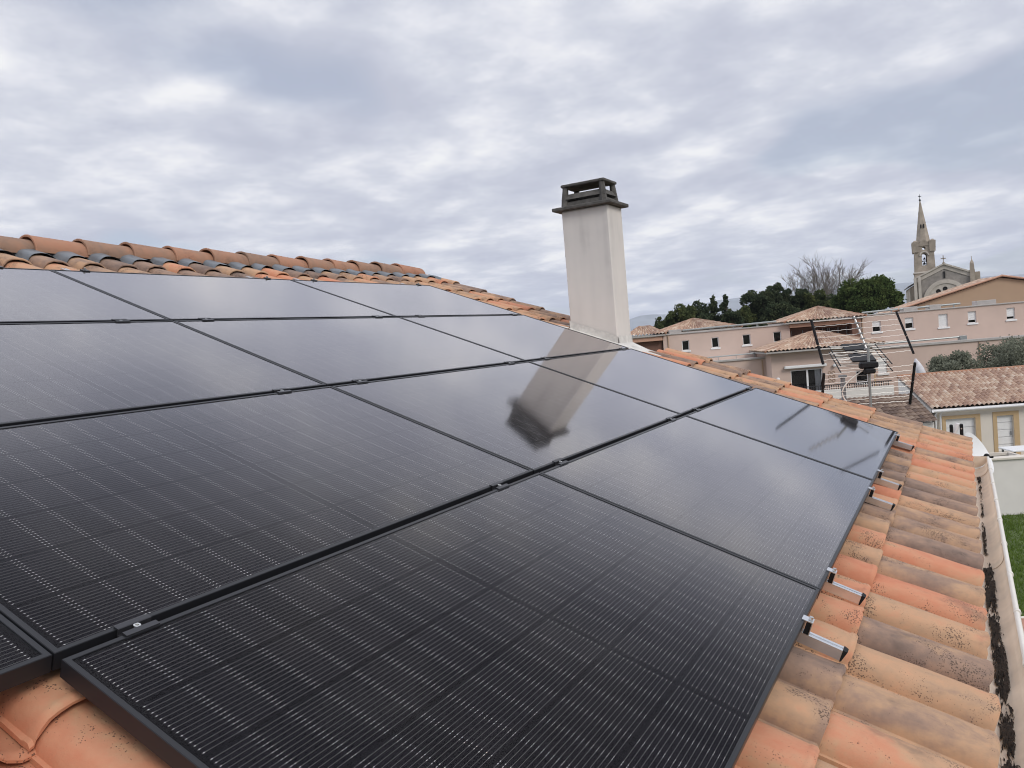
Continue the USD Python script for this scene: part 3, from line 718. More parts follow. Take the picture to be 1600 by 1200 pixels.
# ---------------------------------------------------------------- mounting rails with clamps
RAILS = [(-1.60, 2), (-0.235, 2), (0.150, 1), (1.487, 1), (1.951, 1), (3.292, 1), (3.759, 1), (5.093, 1)]
lab_rail = {3: 'aluminium rail poking out at the eave, nearest of the silver rail ends', 4: 'second silver rail end from the nearest, just past the panel joint', 5: 'aluminium rail end in the middle of the eave edge, nearer one of the close pair', 6: 'aluminium rail end in the middle of the eave edge, farther one of the close pair', 7: 'farthest aluminium rail end at the eave corner below the antenna',
            0: 'mounting rail hidden under the panel cut by the left edge', 1: 'mounting rail under the left panel beside the open tile corner', 2: 'mounting rail under the near end of the nearest panel, with round-bolt clamp'}
for i, (u, row) in enumerate(RAILS):
    w1 = 0.112 - (row - 1) * WPITCH if i > 2 else -0.02 - (row - 1) * WPITCH
    t = thing('mounting_rail', lab_rail[i], 'rail', ROOF_XF, group='aluminium rails under the panels')
    hw = 0.0155
    z0, z1 = -0.0655, -0.0352
    b = MB()
    poly = [(-hw, z0), (hw, z0), (hw, z1), (hw - 0.010, z1), (hw - 0.010, z1 - 0.004), (-hw + 0.010, z1 - 0.004), (-hw + 0.010, z1), (-hw, z1)]
    pm = prism(poly, 0, w1 + 4.30)
    v = np.array(pm.vertices)
    b.add(np.stack([v[:, 1] - 4.30, u - v[:, 0], v[:, 2]], 1), pm.faces)
    obj('profile', b, M['alu'], t)
    if i > 2:
        obj('end_plug', MB().add(np.array([(w1 + .0005, u - hw - .002, z0 - .002), (w1 + .0005, u + hw + .002, z0 - .002), (w1 + .0005, u + hw + .002, z1 + .002), (w1 + .0005, u - hw - .002, z1 + .002),
                                     (w1 + .005, u - hw, z0), (w1 + .005, u + hw, z0), (w1 + .013, u + hw * .8, z1), (w1 + .013, u - hw * .8, z1)]), [(0, 1, 2, 3), (4, 7, 6, 5), (0, 4, 5, 1), (1, 5, 6, 2), (2, 6, 7, 3), (3, 7, 4, 0)]), M['blackplastic'], t)
        # end clamp
        k = MB()
        k.box(-0.009, 0.019, u - 0.0165, u + 0.0165, 0.0008, 0.0034)
        k.box(0.0192, 0.0212, u - 0.0165, u + 0.0165, z1 + .001, 0.0034)
        k.box(0.0005, 0.0030, u - 0.0165, u + 0.0165, z1 + .001, 0.0002)
        ec_ = obj('end_clamp', k, M['greyplastic'] if False else M['alu'], t)
        k = MB(); k.tube([(0.0125, u, 0.0042), (0.0125, u, 0.013)], 0.0062, 6)
        obj('bolt', k, M['steel'], ec_)
        k = MB(); k.box(0.005, 0.0185, u - 0.0145, u + 0.0145, z1 + 0.0012, -0.001)
        obj('clamp_block', k, M['blackplastic'], ec_)
    for g_ in range(1, 4):
        if row == 2 and g_ == 1:
            continue
        wc = -g_ * WPITCH + 0.5 * (WPITCH - WP)
        k = MB()
        k.box(wc - 0.020, wc - 0.0075, u - 0.0345, u + 0.0345, 0.0006, 0.0034)
        k.box(wc + 0.0075, wc + 0.020, u - 0.0345, u + 0.0345, 0.0006, 0.0034)
        k.box(wc - 0.0080, wc - 0.0058, u - 0.0345, u + 0.0345, -0.012, 0.0030)
        k.box(wc + 0.0058, wc + 0.0080, u - 0.0345, u + 0.0345, -0.012, 0.0030)
        k.box(wc - 0.0057, wc + 0.0057, u - 0.0345, u + 0.0345, -0.0120, -0.0090)
        mc = obj('mid_clamp', k, M['aludark'], t)
        k = MB(); k.tube([(wc, u, -0.0089), (wc, u, -0.0005)], 0.0068, 12)
        k2 = trimesh.creation.annulus(0.0033, 0.0068, 0.003, sections=16)
        k.tm(k2.apply_translation((wc, u, 0.0012)))
        obj('bolt', k, M['steel'], mc)
    # top end clamp
    wt = -3 * WPITCH - WP
    k = MB()
    k.box(wt - 0.022, wt + 0.010, u - 0.020, u + 0.020, 0.0008, 0.0040)
    k.box(wt - 0.0235, wt - 0.021, u - 0.020, u + 0.020, z1 + .001, 0.0035)
    tc_ = obj('end_clamp', k, M['aludark'], t)
    k = MB(); k.tube([(wt - 0.0125, u, 0.0042), (wt - 0.0125, u, 0.014)], 0.0062, 6)
    obj('bolt', k, M['steel'], tc_)

# ---------------------------------------------------------------- tv antenna beyond the gable edge (street frame: across, away, up)
ant = thing('tv_antenna', 'large grid tv antenna with black end bars on a thin mast at the roof corner', 'antenna', BG_XF)
AD = 7.0
ml = MB(); ml.tube([(2.345, AD + 0.02, 5.6), (2.343, AD + 0.02, 6.72), (2.352, AD + 0.02, 7.23)], 0.011, 10)
obj('mast', ml, M['duct'], ant, smooth=50)


def plate(L0, L1, R0, R1, d0, d1, n, skip):
    L0, L1, R0, R1 = (np.array(q, float) for q in (L0, L1, R0, R1))
    def P3(q, t): return np.array([q[0], AD + d0 + (d1 - d0) * t, q[1]])
    for k in range(n):
        t = (k + 0.35) / n
        a_, b_ = P3(L0 + (L1 - L0) * t, t), P3(R0 + (R1 - R0) * t, t)
        m_ = MB(); m_.tube([a_, b_], 0.0018, 6)
        obj('rod', m_, M['pvcwhite'] if False else M['alu2'], ant, smooth=50)
    for q0, q1 in ((L0, L1), (R0, R1)):
        for s0, s1 in ((0.0, skip - 0.012), (skip + 0.012, 1.0)):
            m_ = MB(); p, q = P3(q0 + (q1 - q0) * s0, s0), P3(q0 + (q1 - q0) * s1, s1)
            m_.tube([p, q], 0.0125, 4)
            obj('end_bar', m_, M['blackplastic'], ant)


M['alu2'] = plain('pale_alu_rod', (0.72, 0.71, 0.68), 0.35, 0.6, 0.05)
plate((1.944, 7.500), (1.972, 7.110), (2.668, 7.505), (2.722, 7.140), 0.20, 0.02, 8, 0.58)
plate((1.972, 7.030), (1.982, 6.700), (2.728, 7.062), (2.735, 6.690), 0.02, 0.20, 8, 0.45)
m_ = MB(); m_.tube([(2.306, AD + .19, 7.50), (2.352, AD + 0.03, 7.18)], 0.0078, 8)
obj('spine', m_, M['alu2'], ant, smooth=50)
for k in range(7):
    t = (k + 0.3) / 7
    p = np.array([2.306, AD + .19, 7.50]) * (1 - t) + np.array([2.352, AD + .03, 7.18]) * t
    m_ = MB(); m_.box(p[0] - 0.018, p[0] + 0.018, p[1] - 0.016, p[1] + 0.012, p[2] - 0.006, p[2] + 0.006)
    obj('rod_clip', m_, M['greyplastic'], ant)
# dipole box and the director boom running away from us
m_ = MB(); m_.tm(bevel_box(2.27, 2.42, AD - 0.02, AD + 0.05, 7.045, 7.10, 0.012)); m_.tm(bevel_box(2.30, 2.39, AD - 0.03, AD + 0.03, 7.00, 7.044, 0.01))
obj('dipole_box', m_, M['blackplastic'], ant)
def bz(d):                                               # the boom climbs a little as it runs away from us
    return 2.345 + 0.165 * (d - AD - 0.05) / 0.9, 7.03 + 0.165 * (d - AD - 0.05) / 0.9


bo = MB(); bo.tube([(bz(AD + .05)[0], AD + .05, bz(AD + .05)[1]), (bz(AD + .95)[0], AD + .95, bz(AD + .95)[1])], 0.022, 4)
obj('boom', bo, M['blackplastic'], ant)
for k in range(9):
    yk = AD + 0.12 + k * 0.098
    bx_, bzz = bz(yk)
    for dz_ in (-0.028, 0.032):
        m_ = MB(); m_.tube([(bx_ - 0.215, yk, bzz + dz_ + 0.008), (bx_ + 0.215, yk, bzz + dz_ - 0.008)], 0.0026, 6)
        obj('director', m_, M['alu2'] if k % 3 else M['duct'], ant, smooth=50)
for sg in (-1, 1):
    for dz_ in (-0.028, 0.032):
        m_ = MB(); m_.tube([(bz(q)[0] + sg * 0.215, q, bz(q)[1] + dz_ - sg * 0.008) for q in (AD + 0.10, AD + 0.5, AD + 0.93)], 0.0055, 5)
        obj('director_bar', m_, M['blackplastic'], ant)
for k in (0, 4):
    q = AD + 0.18 + k * 0.115
    m_ = MB(); c0, c1 = bz(q), bz(q + 0.27)
    m_.add([(c0[0] - 0.10, q, c0[1] + .041), (c0[0] + 0.10, q, c0[1] + .036), (c1[0] + 0.10, q + .27, c1[1] + .036), (c1[0] - 0.10, q + .27, c1[1] + .041), (c0[0] - 0.10, q, c0[1] + .055), (c0[0] + 0.10, q, c0[1] + .050), (c1[0] + 0.10, q + .27, c1[1] + .050), (c1[0] - 0.10, q + .27, c1[1] + .055)], [(0, 3, 2, 1), (4, 5, 6, 7), (0, 1, 5, 4), (1, 2, 6, 5), (2, 3, 7, 6), (3, 0, 4, 7)])
    obj('cover', m_, M['blackplastic'], ant)
post = thing('grey_post', 'short grey post standing behind the antenna grid', 'post', BG_XF)
m_ = MB(); m_.tube([(2.205, AD + .28, 5.6), (2.205, AD + .28, 6.96)], 0.021, 12); obj('pole', m_, M['greyplastic'], post, smooth=50)
m_ = MB(); m_.tm(bevel_box(2.175, 2.235, AD + .25, AD + .31, 6.962, 6.985, 0.004)); obj('cap', m_, M['greyplastic'], post)
tt = np.linspace(0, 1, 26)
arc = np.stack([2.25 - 0.115 * np.sin(np.pi * tt) - 0.03 * tt + 0.06 * (1 - tt) ** 3, np.full(26, AD + .05), 7.03 - 0.335 * tt], -1)
m_ = MB(); m_.tube(arc, 0.0055, 8)
tag(obj('white_cable', m_, M['pvcwhite'], smooth=50, xf=BG_XF), 'white coaxial cable looping down in front of the grey post', 'cable')

# ---------------------------------------------------------------- satellite dish at the eave corner (edge on)
dish = thing('satellite_dish', 'white satellite dish seen edge-on past the roof corner above the gutter end', 'satellite dish')
dn = np.array([0.84, -0.30, 0.45]); dn /= np.linalg.norm(dn)
ex = np.cross([0, 0, 1.0], dn); ex /= np.linalg.norm(ex); ey = np.cross(dn, ex)
rr_, aa_ = np.meshgrid(np.linspace(0, 1, 8), np.linspace(0, 2 * np.pi, 33), indexing='ij')
dc = np.array([0.455, 6.80, 6.26])
dsh = MB()
for off in (0.0, -0.004):
    V = dc + dn * off + (rr_ * np.cos(aa_))[..., None] * ex * 0.17 + (rr_ * np.sin(aa_))[..., None] * ey * 0.19 + (0.045 * (rr_ ** 2))[..., None] * dn
    dsh.add(V.reshape(-1, 3), [(i * 33 + j, (i + 1) * 33 + j, (i + 1) * 33 + j + 1, i * 33 + j + 1) for i in range(7) for j in range(32)])
obj('reflector', dsh, M['white'], dish, smooth=50)
m_ = MB(); m_.tube([dc - dn * 0.01, dc - dn * 0.07, (0.35, 6.75, 6.15), (0.2, 6.45, 6.1)], 0.018, 8); obj('mount', m_, M['duct'], dish, smooth=50)
m_ = MB(); m_.tube([dc - ey * 0.16 + dn * .04, (0.53, 6.70, 6.16), (0.545, 6.66, 6.25)], 0.009, 6); obj('arm', m_, M['white'], dish, smooth=50)
m_ = MB(); m_.tm(trimesh.creation.icosphere(2, 0.022).apply_translation((0.542, 6.66, 6.275))); m_.tube([(0.50, 6.7, 6.262), (0.585, 6.64, 6.27)], 0.008, 6)
obj('receiver', m_, M['blackplastic'], dish, smooth=50)
lp = np.array([0.340, 6.72, 6.48])
brk = thing('white_bracket', 'small white bracket between two black pads, poking up behind the roof edge', 'bracket')
m_ = MB(); m_.tube([lp + [-.055, 0, -.12], lp + [-.03, 0, -.04], lp + [0.0, 0, 0.03], lp + [0.008, 0, 0.062]], [0.016, 0.019, 0.021, 0.018], 6); obj('arm', m_, M['white'], brk, smooth=40)
for dx_, h0_, h1_ in ((-0.040, -0.12, 0.05), (0.034, -0.16, 0.055)):
    m_ = MB(); m_.tm(bevel_box(lp[0] + dx_ - 0.013, lp[0] + dx_ + 0.013, lp[1] - .02, lp[1] + .03, lp[2] + h0_, lp[2] + h1_, 0.006)); obj('pad', m_, M['blackplastic'], brk)
m_ = MB(); m_.tube([lp + [0.034, -0.021, 0.02], lp + [0.034, -0.026, 0.02]], 0.006, 8); obj('bolt', m_, M['steel'], brk)

# ---------------------------------------------------------------- street: neighbouring houses


def far_roof(P00, P10, P01, P11, nx, ny, amp=0.035):
    """Barrel-tiled sheet between four corners (eave left, eave right, ridge left, ridge right); st counts the tiles."""
    P00, P10, P01, P11 = (np.array(q, float) for q in (P00, P10, P01, P11))
    nrm = np.cross(P10 - P00, (P01 + P11 - P00 - P10) / 2); nrm /= np.linalg.norm(nrm)
    sub = 5
    us = np.arange(nx * sub + 1) / sub
    V, ST = [], []
    for j in range(ny):
        for e in (0.0, 0.999):
            t = (j + e) / ny
            a, b = P00 + (P01 - P00) * t, P10 + (P11 - P10) * t
            wv = np.abs(np.sin(np.pi * us)) * amp + (0.030 if e == 0 else 0.0)
            row = a + np.outer(us / nx, b - a) + np.outer(wv, nrm)
            V.append(row); ST.append(np.stack([us - 0.001, np.full_like(us, j + 0.5)], -1))
    k = len(us)
    V = np.array(V); ST = np.array(ST)
    F, vv, st = [], [], []
    n = 0
    for i in range(2 * ny - 1):
        if i % 2 == 1:                                  # riser between courses
            pass
        a, b = V[i], V[i + 1]
        for j in range(k - 1):
            vv += [a[j], a[j + 1], b[j + 1], b[j]]
            cell = (math.floor(us[j] + 1e-6) + 0.5, i // 2 + 0.5)
            st += [cell] * 4
            F.append((n, n + 1, n + 2, n + 3)); n += 4
    vv, F = np.array(vv), np.array(F)
    return (vv, np.vstack([F[:, [0, 1, 2]], F[:, [0, 2, 3]]])), np.array(st)


def window(parent, s0, s1, z0, z1, dface, kind='dark', sill=True, frame=0.06, name='window'):
    """Frame in the opening with its pane and, below it, a sill; the pane's inside is the dark room built behind."""
    m_ = MB(); d0, d1 = dface + 0.10, dface + 0.16
    m_.box(s0, s0 + frame, d0, d1, z0, z1); m_.box(s1 - frame, s1, d0, d1, z0, z1)
    m_.box(s0 + frame, s1 - frame, d0, d1, z1 - frame, z1); m_.box(s0 + frame, s1 - frame, d0, d1, z0, z0 + frame)
    w = obj(name, m_, M['white'], parent)
    zb = z0 + frame
    if kind != 'dark':
        f = {'shut': 1.0, 'most': 0.78, 'half': 0.5}[kind]
        zb = z1 - frame - f * (z1 - z0 - 2 * frame)
        m_ = MB()
        for q in np.arange(zb, z1 - frame - 0.01, 0.055):
            m_.box(s0 + frame, s1 - frame, d0 + 0.012 + 0.004, d0 + 0.03, q + 0.002, min(q + 0.053, z1 - frame))
        obj('shutter', m_, M['white'], w)
    if kind != 'shut':
        m_ = MB(); m_.add([(s0 + frame, d0 + 0.03, z0 + frame), (s1 - frame, d0 + 0.03, z0 + frame), (s1 - frame, d0 + 0.03, zb if kind != 'dark' else z1 - frame), (s0 + frame, d0 + 0.03, zb if kind != 'dark' else z1 - frame)], [(0, 1, 2, 3)])
        obj('pane', m_, M['glass'], w)
    if sill:
        m_ = MB(); m_.tm(bevel_box(s0 - 0.10, s1 + 0.10, dface - 0.08, dface + 0.10, z0 - 0.13, z0 - 0.002, 0.01))
        obj('sill', m_, M['white'], w)
    return w


# --- the long pink apartment building
apt = thing('apartment_building', 'long pink two-storey apartment building with small square windows and low tiled hip roofs', 'building', BG_XF)
D = 66.0
wl = [(7.40, 7.99, 5.86, 6.69), (9.81, 10.39, 5.90, 6.74), (12.31, 12.95, 5.92, 6.77), (14.77, 15.39, 5.93, 6.79)]
m_ = holes((5.9, 16.1, D, D + 8, 0.0, 7.24), [(a, b, D - 1, D + 0.4, c, d) for a, b, c, d in wl])
obj('left_wall', MB().tm(m_), M['pink'], apt)
wr = [(22.54, 23.21, 6.10, 6.98, 'half'), (25.06, 25.72, 6.14, 7.03, 'half'), (27.63, 28.35, 6.05, 7.08, 'shut'), (29.87, 30.50, 6.18, 7.11, 'most'), (32.78, 33.41, 6.21, 7.13, 'most'), (36.2, 36.85, 6.2, 7.1, 'most')]
m_ = holes((21.55, 46, D, D + 8, 0.0, 7.46), [(w[0], w[1], D - 1, D + 0.4, w[2], w[3]) for w in wr])
obj('right_wall', MB().tm(m_), M['pink'], apt)
room = MB(); room.box(6.0, 16.0, D + 0.41, D + 0.45, 5.5, 7.1); room.box(21.7, 45, D + 0.41, D + 0.45, 5.5, 7.2)
for a, b, c, d in wl:
    window(apt, a, b, c, d, D)
for a, b, c, d, k in wr:
    window(apt, a, b, c, d, D, k)
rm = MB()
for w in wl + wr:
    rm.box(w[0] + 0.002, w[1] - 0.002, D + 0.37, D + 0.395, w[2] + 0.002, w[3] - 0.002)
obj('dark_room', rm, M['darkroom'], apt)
obj('coping', MB().tm(bevel_box(5.85, 16.15, D - 0.10, D + 0.25, 7.241, 7.34, 0.02)), M['greyroof'], apt)
obj('coping', MB().tm(bevel_box(21.5, 46.1, D - 0.10, D + 0.25, 7.461, 7.56, 0.02)), M['greyroof'], apt)
# ducts on the parapets
for a, b, zz in ((7.6, 11.3, 7.52), (11.35, 15.2, 7.56), (22.0, 24.8, 7.72), (24.9, 29.6, 7.74)):
    m_ = MB(); m_.tube([(a, D + 0.6, zz), (b, D + 0.6, zz + 0.06)], 0.085, 10)
    for q in np.arange(a + 0.4, b, 1.9):
        m_.box(q - 0.04, q + 0.04, D + 0.56, D + 0.64, 7.2, zz)
    obj('duct', m_, M['duct'], apt, smooth=50)
for a, b, zz in ((6.5, 7.5, 7.35), (25.2, 26.3, 7.58), (27.2, 28.1, 7.60), (30.8, 32.3, 7.6)):
    obj('roof_box', bevel_box(a, b, D + 0.5, D + 1.3, zz - .15, zz + 0.30, 0.03), M['greyroof'], apt)
# central tower block with loggia
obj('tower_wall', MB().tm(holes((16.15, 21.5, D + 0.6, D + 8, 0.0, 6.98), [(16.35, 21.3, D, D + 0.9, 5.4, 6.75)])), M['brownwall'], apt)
obj('tower_band', bevel_box(16.05, 21.6, D - 0.25, D + 1.0, 6.985, 7.28, 0.02), M['salmon'], apt)
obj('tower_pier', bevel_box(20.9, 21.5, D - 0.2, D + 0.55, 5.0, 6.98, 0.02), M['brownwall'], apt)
for a, b in ((16.42, 18.2), (18.5, 19.3), (19.45, 20.8)):
    m_ = MB(); m_.box(a, b, D + 0.92, D + 0.96, 5.45, 6.72); w = obj('loggia_window', m_, M['darkroom'], apt)
    m_ = MB(); m_.add([(a, D + 0.90, 5.45), (b, D + 0.90, 5.45), (b, D + 0.90, 6.72), (a, D + 0.90, 6.72)], [(0, 1, 2, 3)]); obj('pane', m_, M['glass'], w)
    m_ = MB()
    for q in np.linspace(a, b, 3):
        m_.box(q - 0.035, q + 0.035, D + 0.84, D + 0.895, 5.45, 6.72)
    obj('mullion', m_, M['greyplastic'], w)


def hip(parent, s0, s1, d0, d1, z0, sp, dp, zp, sp2=None, mtl='fartile', pitch=0.30, course=0.42):
    sp2 = sp if sp2 is None else sp2
    e = 0.02
    def n_(a, b, p): return max(2, int(round(a / p)))
    W_, H_ = s1 - s0, d1 - d0
    for nm, q, L_, S_ in (('front', ((s0, d0, z0), (s1, d0, z0), (sp - e, dp, zp), (sp2 + e, dp, zp)), W_, dp - d0), ('left', ((s0, d1, z0), (s0, d0, z0), (sp - e, dp + e, zp), (sp - e, dp - e, zp)), H_, sp - s0), ('right', ((s1, d0, z0), (s1, d1, z0), (sp2 + e, dp - e, zp), (sp2 + e, dp + e, zp)), H_, s1 - sp2), ('back', ((s1, d1, z0), (s0, d1, z0), (sp2 + e, dp, zp), (sp - e, dp, zp)), W_, d1 - dp)):
        me, st = far_roof(*q, n_(L_, 0, pitch), n_(math.hypot(S_, zp - z0), 0, course), 0.12)
        obj('roof', me, M[mtl], parent, uv=st)
    for c in ((s0, d0), (s1, d0)):
        m_ = MB(); pk = (sp if c[0] == s0 else sp2, dp, zp + 0.04)
        m_.tube([(c[0], c[1], z0 + 0.05), pk], 0.085, 6)
        obj('hip_ridge', m_, M['ridge'], parent, smooth=50)
    m_ = MB(); m_.tm(bevel_box(s0 + 0.05, s1 - 0.05, d0 + 0.03, d1, z0 - 0.14, z0 - 0.01, 0.02)); obj('eave', m_, M['greyroof'], parent)


hip(apt, 15.55, 21.95, D - 0.6, D + 5.6, 7.44, 19.1, D + 2.4, 8.52)
hip(apt, 3.0, 6.15, D - 0.4, D + 5, 7.36, 4.2, D + 2.4, 8.12, 5.0)
hip(apt, 5.4, 12.6, D + 1.2, D + 7.5, 7.42, 9.0, D + 4.2, 8.44)
obj('left_band', bevel_box(2.8, 5.85, D - 0.2, D + 1.0, 6.85, 7.2, 0.02), M['salmon'], apt)
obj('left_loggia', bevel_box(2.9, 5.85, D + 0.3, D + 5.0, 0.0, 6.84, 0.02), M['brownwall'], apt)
# lower terraces left and right, with white parapets
obj('low_wing', MB().tm(holes((8.0, 13.35, D - 3, D - 0.01, 0.0, 4.80), [(10.2, 11.9, D - 3.5, D - 2.7, 2.0, 3.55)])), M['pink'], apt)
obj('terrace_parapet', bevel_box(7.9, 13.4, D - 3.12, D - 2.75, 4.801, 4.96, 0.02), M['greyroof'], apt)
obj('terrace_floor', bevel_box(8.1, 13.3, D - 2.7, D - 0.02, 4.802, 4.83, 0.004), M['white'], apt)
m_ = MB(); m_.tube([(8.2, D - 2.2, 5.20), (13.1, D - 2.2, 5.26)], 0.05, 8)
for q in np.arange(8.5, 13, 1.4):
    m_.box(q - 0.02, q + 0.02, D - 2.22, D - 2.18, 4.84, 5.2)
obj('rail', m_, M['duct'], apt)
LW = [(21.75, 22.43, 2.93, 4.17, 'shut'), (19.45, 20.33, 2.68, 3.55, 'dark'), (25.73, 26.6, 2.8, 3.9, 'dark')]
obj('low_wing', MB().tm(holes((20.75, 46, D - 3, D - 0.01, 0.0, 4.82), [(w[0], w[1], D - 3.5, D - 2.6, w[2], w[3]) for w in LW if w[0] > 20.75])), M['pink'], apt)
obj('terrace_parapet', bevel_box(20.7, 46.1, D - 3.12, D - 2.75, 4.821, 5.02, 0.02), M['greyroof'], apt)
obj('terrace_floor', bevel_box(20.8, 46, D - 2.7, D - 0.02, 4.823, 4.85, 0.004), M['greyroof'], apt)
m_ = MB(); m_.tube([(21.2, D - 2.3, 5.18), (28.2, D - 2.3, 5.24)], 0.07, 8); m_.tm(bevel_box(28.1, 28.6, D - 2.5, D - 2.0, 4.86, 5.32, 0.03))
obj('rail', m_, M['duct'], apt, smooth=40)
for q, d_, z1_ in ((21.75, D - 0.06, 7.3), (29.2, D - 3.06, 4.75), (35.0, D - 3.06, 4.75), (6.3, D - 0.06, 7.2), (13.1, D - 3.06, 4.7)):
    m_ = MB(); m_.tube([(q, d_, 0.0), (q, d_, z1_)], 0.045, 8); obj('downpipe', m_, M['brown'], apt, smooth=50)
# porch in front of the tower
obj('porch_wall', MB().tm(holes((13.36, 20.74, D - 5, D - 0.02, 0.0, 5.22), [(14.72, 17.05, D - 5.5, D - 4.6, 1.9, 3.84), (LW[1][0], LW[1][1], D - 5.5, D - 4.6, LW[1][2] - 0.15, LW[1][3] - 0.1)])), M['pink'], apt)
hip(apt, 12.75, 21.35, D - 5.9, D - 0.1, 5.36, 17.3, D - 2.2, 6.55, 17.7)
obj('awning_box', bevel_box(14.25, 17.3, D - 5.35, D - 5.01, 3.97, 4.19, 0.04), M['white'], apt)
for a, b in ((14.72, 15.95), (15.95, 17.05)):
    window(apt, a, b, 1.92, 3.83, D - 5.02, 'dark', False, 0.07, 'sliding_door')
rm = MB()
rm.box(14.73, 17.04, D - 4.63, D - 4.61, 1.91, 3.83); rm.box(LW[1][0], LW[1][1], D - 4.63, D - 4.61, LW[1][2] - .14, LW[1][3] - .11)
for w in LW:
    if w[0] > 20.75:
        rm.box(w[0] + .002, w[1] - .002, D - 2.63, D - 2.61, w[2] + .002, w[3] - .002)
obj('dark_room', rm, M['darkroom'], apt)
sq = np.linspace(16.55, 16.98, 30)
cv = MB(); top = np.stack([sq, D - 4.72 + 0.03 * np.sin(sq * 70), np.full(30, 3.75)], -1); bt = top - [0, 0, 1.8]
cv.add(np.vstack([top, bt]), [(i, i + 1, 30 + i + 1, 30 + i) for i in range(29)]); obj('curtain', cv, M['curtain'], apt, smooth=True)
window(apt, LW[1][0], LW[1][1], LW[1][2] - 0.15, LW[1][3] - 0.10, D - 5.02, 'dark')
window(apt, LW[0][0], LW[0][1], LW[0][2], LW[0][3], D - 3.02, 'shut')
window(apt, LW[2][0], LW[2][1], LW[2][2], LW[2][3], D - 3.02, 'dark')
obj('brown_door', bevel_box(20.85, 21.5, D - 3.06, D - 3.005, 1.6, 3.45, 0.01), M['ochre'], apt)
for q, zz in ((17.9, 3.96), (13.75, 3.25)):
    obj('wall_lamp', trimesh.creation.icosphere(2, 0.14).apply_translation((q, D - 5.16, zz)), M['white'], apt, smooth=True)
for i in range(3):
    for j in range(2):
        t_ = trimesh.creation.torus(0.10, 0.018, 16, 6).apply_transform(trimesh.transformations.rotation_matrix(np.pi / 2, (1, 0, 0))).apply_translation((17.55 + 0.28 * j, D - 5.03, 3.45 - 0.3 * i))
        obj('wall_ornament', t_, M['brown'], apt, smooth=True)
obj('balcony_wall', MB().tm(bevel_box(14.2, 21.6, D - 6.4, D - 6.2, 0.0, 2.28, 0.02)), M['whitewall'], apt)
m_ = MB()
for q in np.arange(15.5, 21.4, 0.16):
    m_.box(q - 0.025, q + 0.025, D - 6.33, D - 6.28, 2.281, 2.58)
m_.box(15.4, 21.5, D - 6.34, D - 6.26, 2.581, 2.64)
obj('balcony_rail', m_, M['iron'], apt)

# --- brown gable and the church behind
gab = thing('brown_gable_house', 'plain brown gabled house rising behind the right wing of the pink building', 'house', BG_XF)
gp = [(29.0, 0.0), (29.0, 7.6), (38.36, 9.95), (50, 7.4), (50, 0)]
obj('wall', prism(gp, 78, 82), M['brown'], gab)
for nm, q in (('l', ((28.4, 77.6, 7.62), (28.4, 82, 7.62), (38.36, 77.6, 10.14), (38.36, 82, 10.14))), ('r', ((50.5, 82, 7.45), (50.5, 77.6, 7.45), (38.36, 82, 10.14), (38.36, 77.6, 10.14)))):
    me, st = far_roof(*q, 15, 24, 0.05)
    obj('roof', me, M['fartile'], gab, uv=st)
m_ = MB(); m_.tube([(28.3, 77.7, 7.62), (38.36, 77.7, 10.12), (50.4, 77.7, 7.45)], 0.10, 6); obj('verge', m_, M['salmon'], gab)

CD = 150.0
_t0, _r0, _t1 = Gf.Matrix4d(1.0), Gf.Matrix4d(1.0), Gf.Matrix4d(1.0)
_t0.SetTranslateOnly(Gf.Vec3d(-63.0, -CD, 0)); _r0.SetRotate(Gf.Rotation(Gf.Vec3d(0, 0, 1), -19)); _t1.SetTranslateOnly(Gf.Vec3d(63.0, CD, 0))
CH_XF = _t0 * Gf.Matrix4d().SetScale(Gf.Vec3d(0.95, 1, 1)) * _r0 * _t1 * BG_XF      # the church front is turned to face the near house
chu = thing('church', 'stone church with a pointed spire and a round-arched gable front', 'church', CH_XF)
# nave gable front with its great arch
front = as_manifold(prism([(59.9, 0), (59.9, 13.55), (64.2, 15.35), (68.7, 13.5), (68.7, 0)], CD, CD + 1.2))
obj('front_wall', MB().tm(front), M['stonedark'], chu)
obj('nave', prism([(60.2, 0), (60.2, 12.6), (64.2, 14.4), (68.4, 12.6), (68.4, 0)], CD + 1.21, CD + 22), M['stone'], chu)
for p, q in (((59.55, 13.42), (64.2, 15.42)), ((64.2, 15.42), (68.95, 13.36))):
    m_ = MB(); dv = np.array([q[0] - p[0], q[1] - p[1]]); dv /= np.linalg.norm(dv); nv = np.array([-dv[1], dv[0]])
    poly = [p, q, (q[0] + nv[0] * .28, q[1] + nv[1] * .28), (p[0] + nv[0] * .28, p[1] + nv[1] * .28)]
    obj('coping', prism([tuple(z) for z in poly], CD - 0.35, CD + 1.5), M['stonelight'], chu)
    poly = [(p[0], p[1] - 0.02), (q[0], q[1] - 0.02), (q[0], q[1] - 0.75), (p[0], p[1] - 0.75)]
    obj('gable_band', prism([tuple(z) for z in poly], CD - 0.12, CD - 0.005), M['stonelight'], chu)
from shapely.geometry import Point, Polygon, box as sbox
arc_c = (64.2, 9.0)
ringp = Point(arc_c).buffer(3.75, 32).difference(Point(arc_c).buffer(3.05, 32)).intersection(sbox(50, 9.0, 80, 20))


def xz(shape, y0, y1):
    out = MB()
    for g_ in getattr(shape, 'geoms', [shape]):
        m0 = trimesh.creation.extrude_polygon(g_, y1 - y0, engine='earcut'); v0 = np.array(m0.vertices)
        out.add(np.stack([v0[:, 0], v0[:, 2] + y0, v0[:, 1]], 1), m0.faces[:, ::-1])
    return out


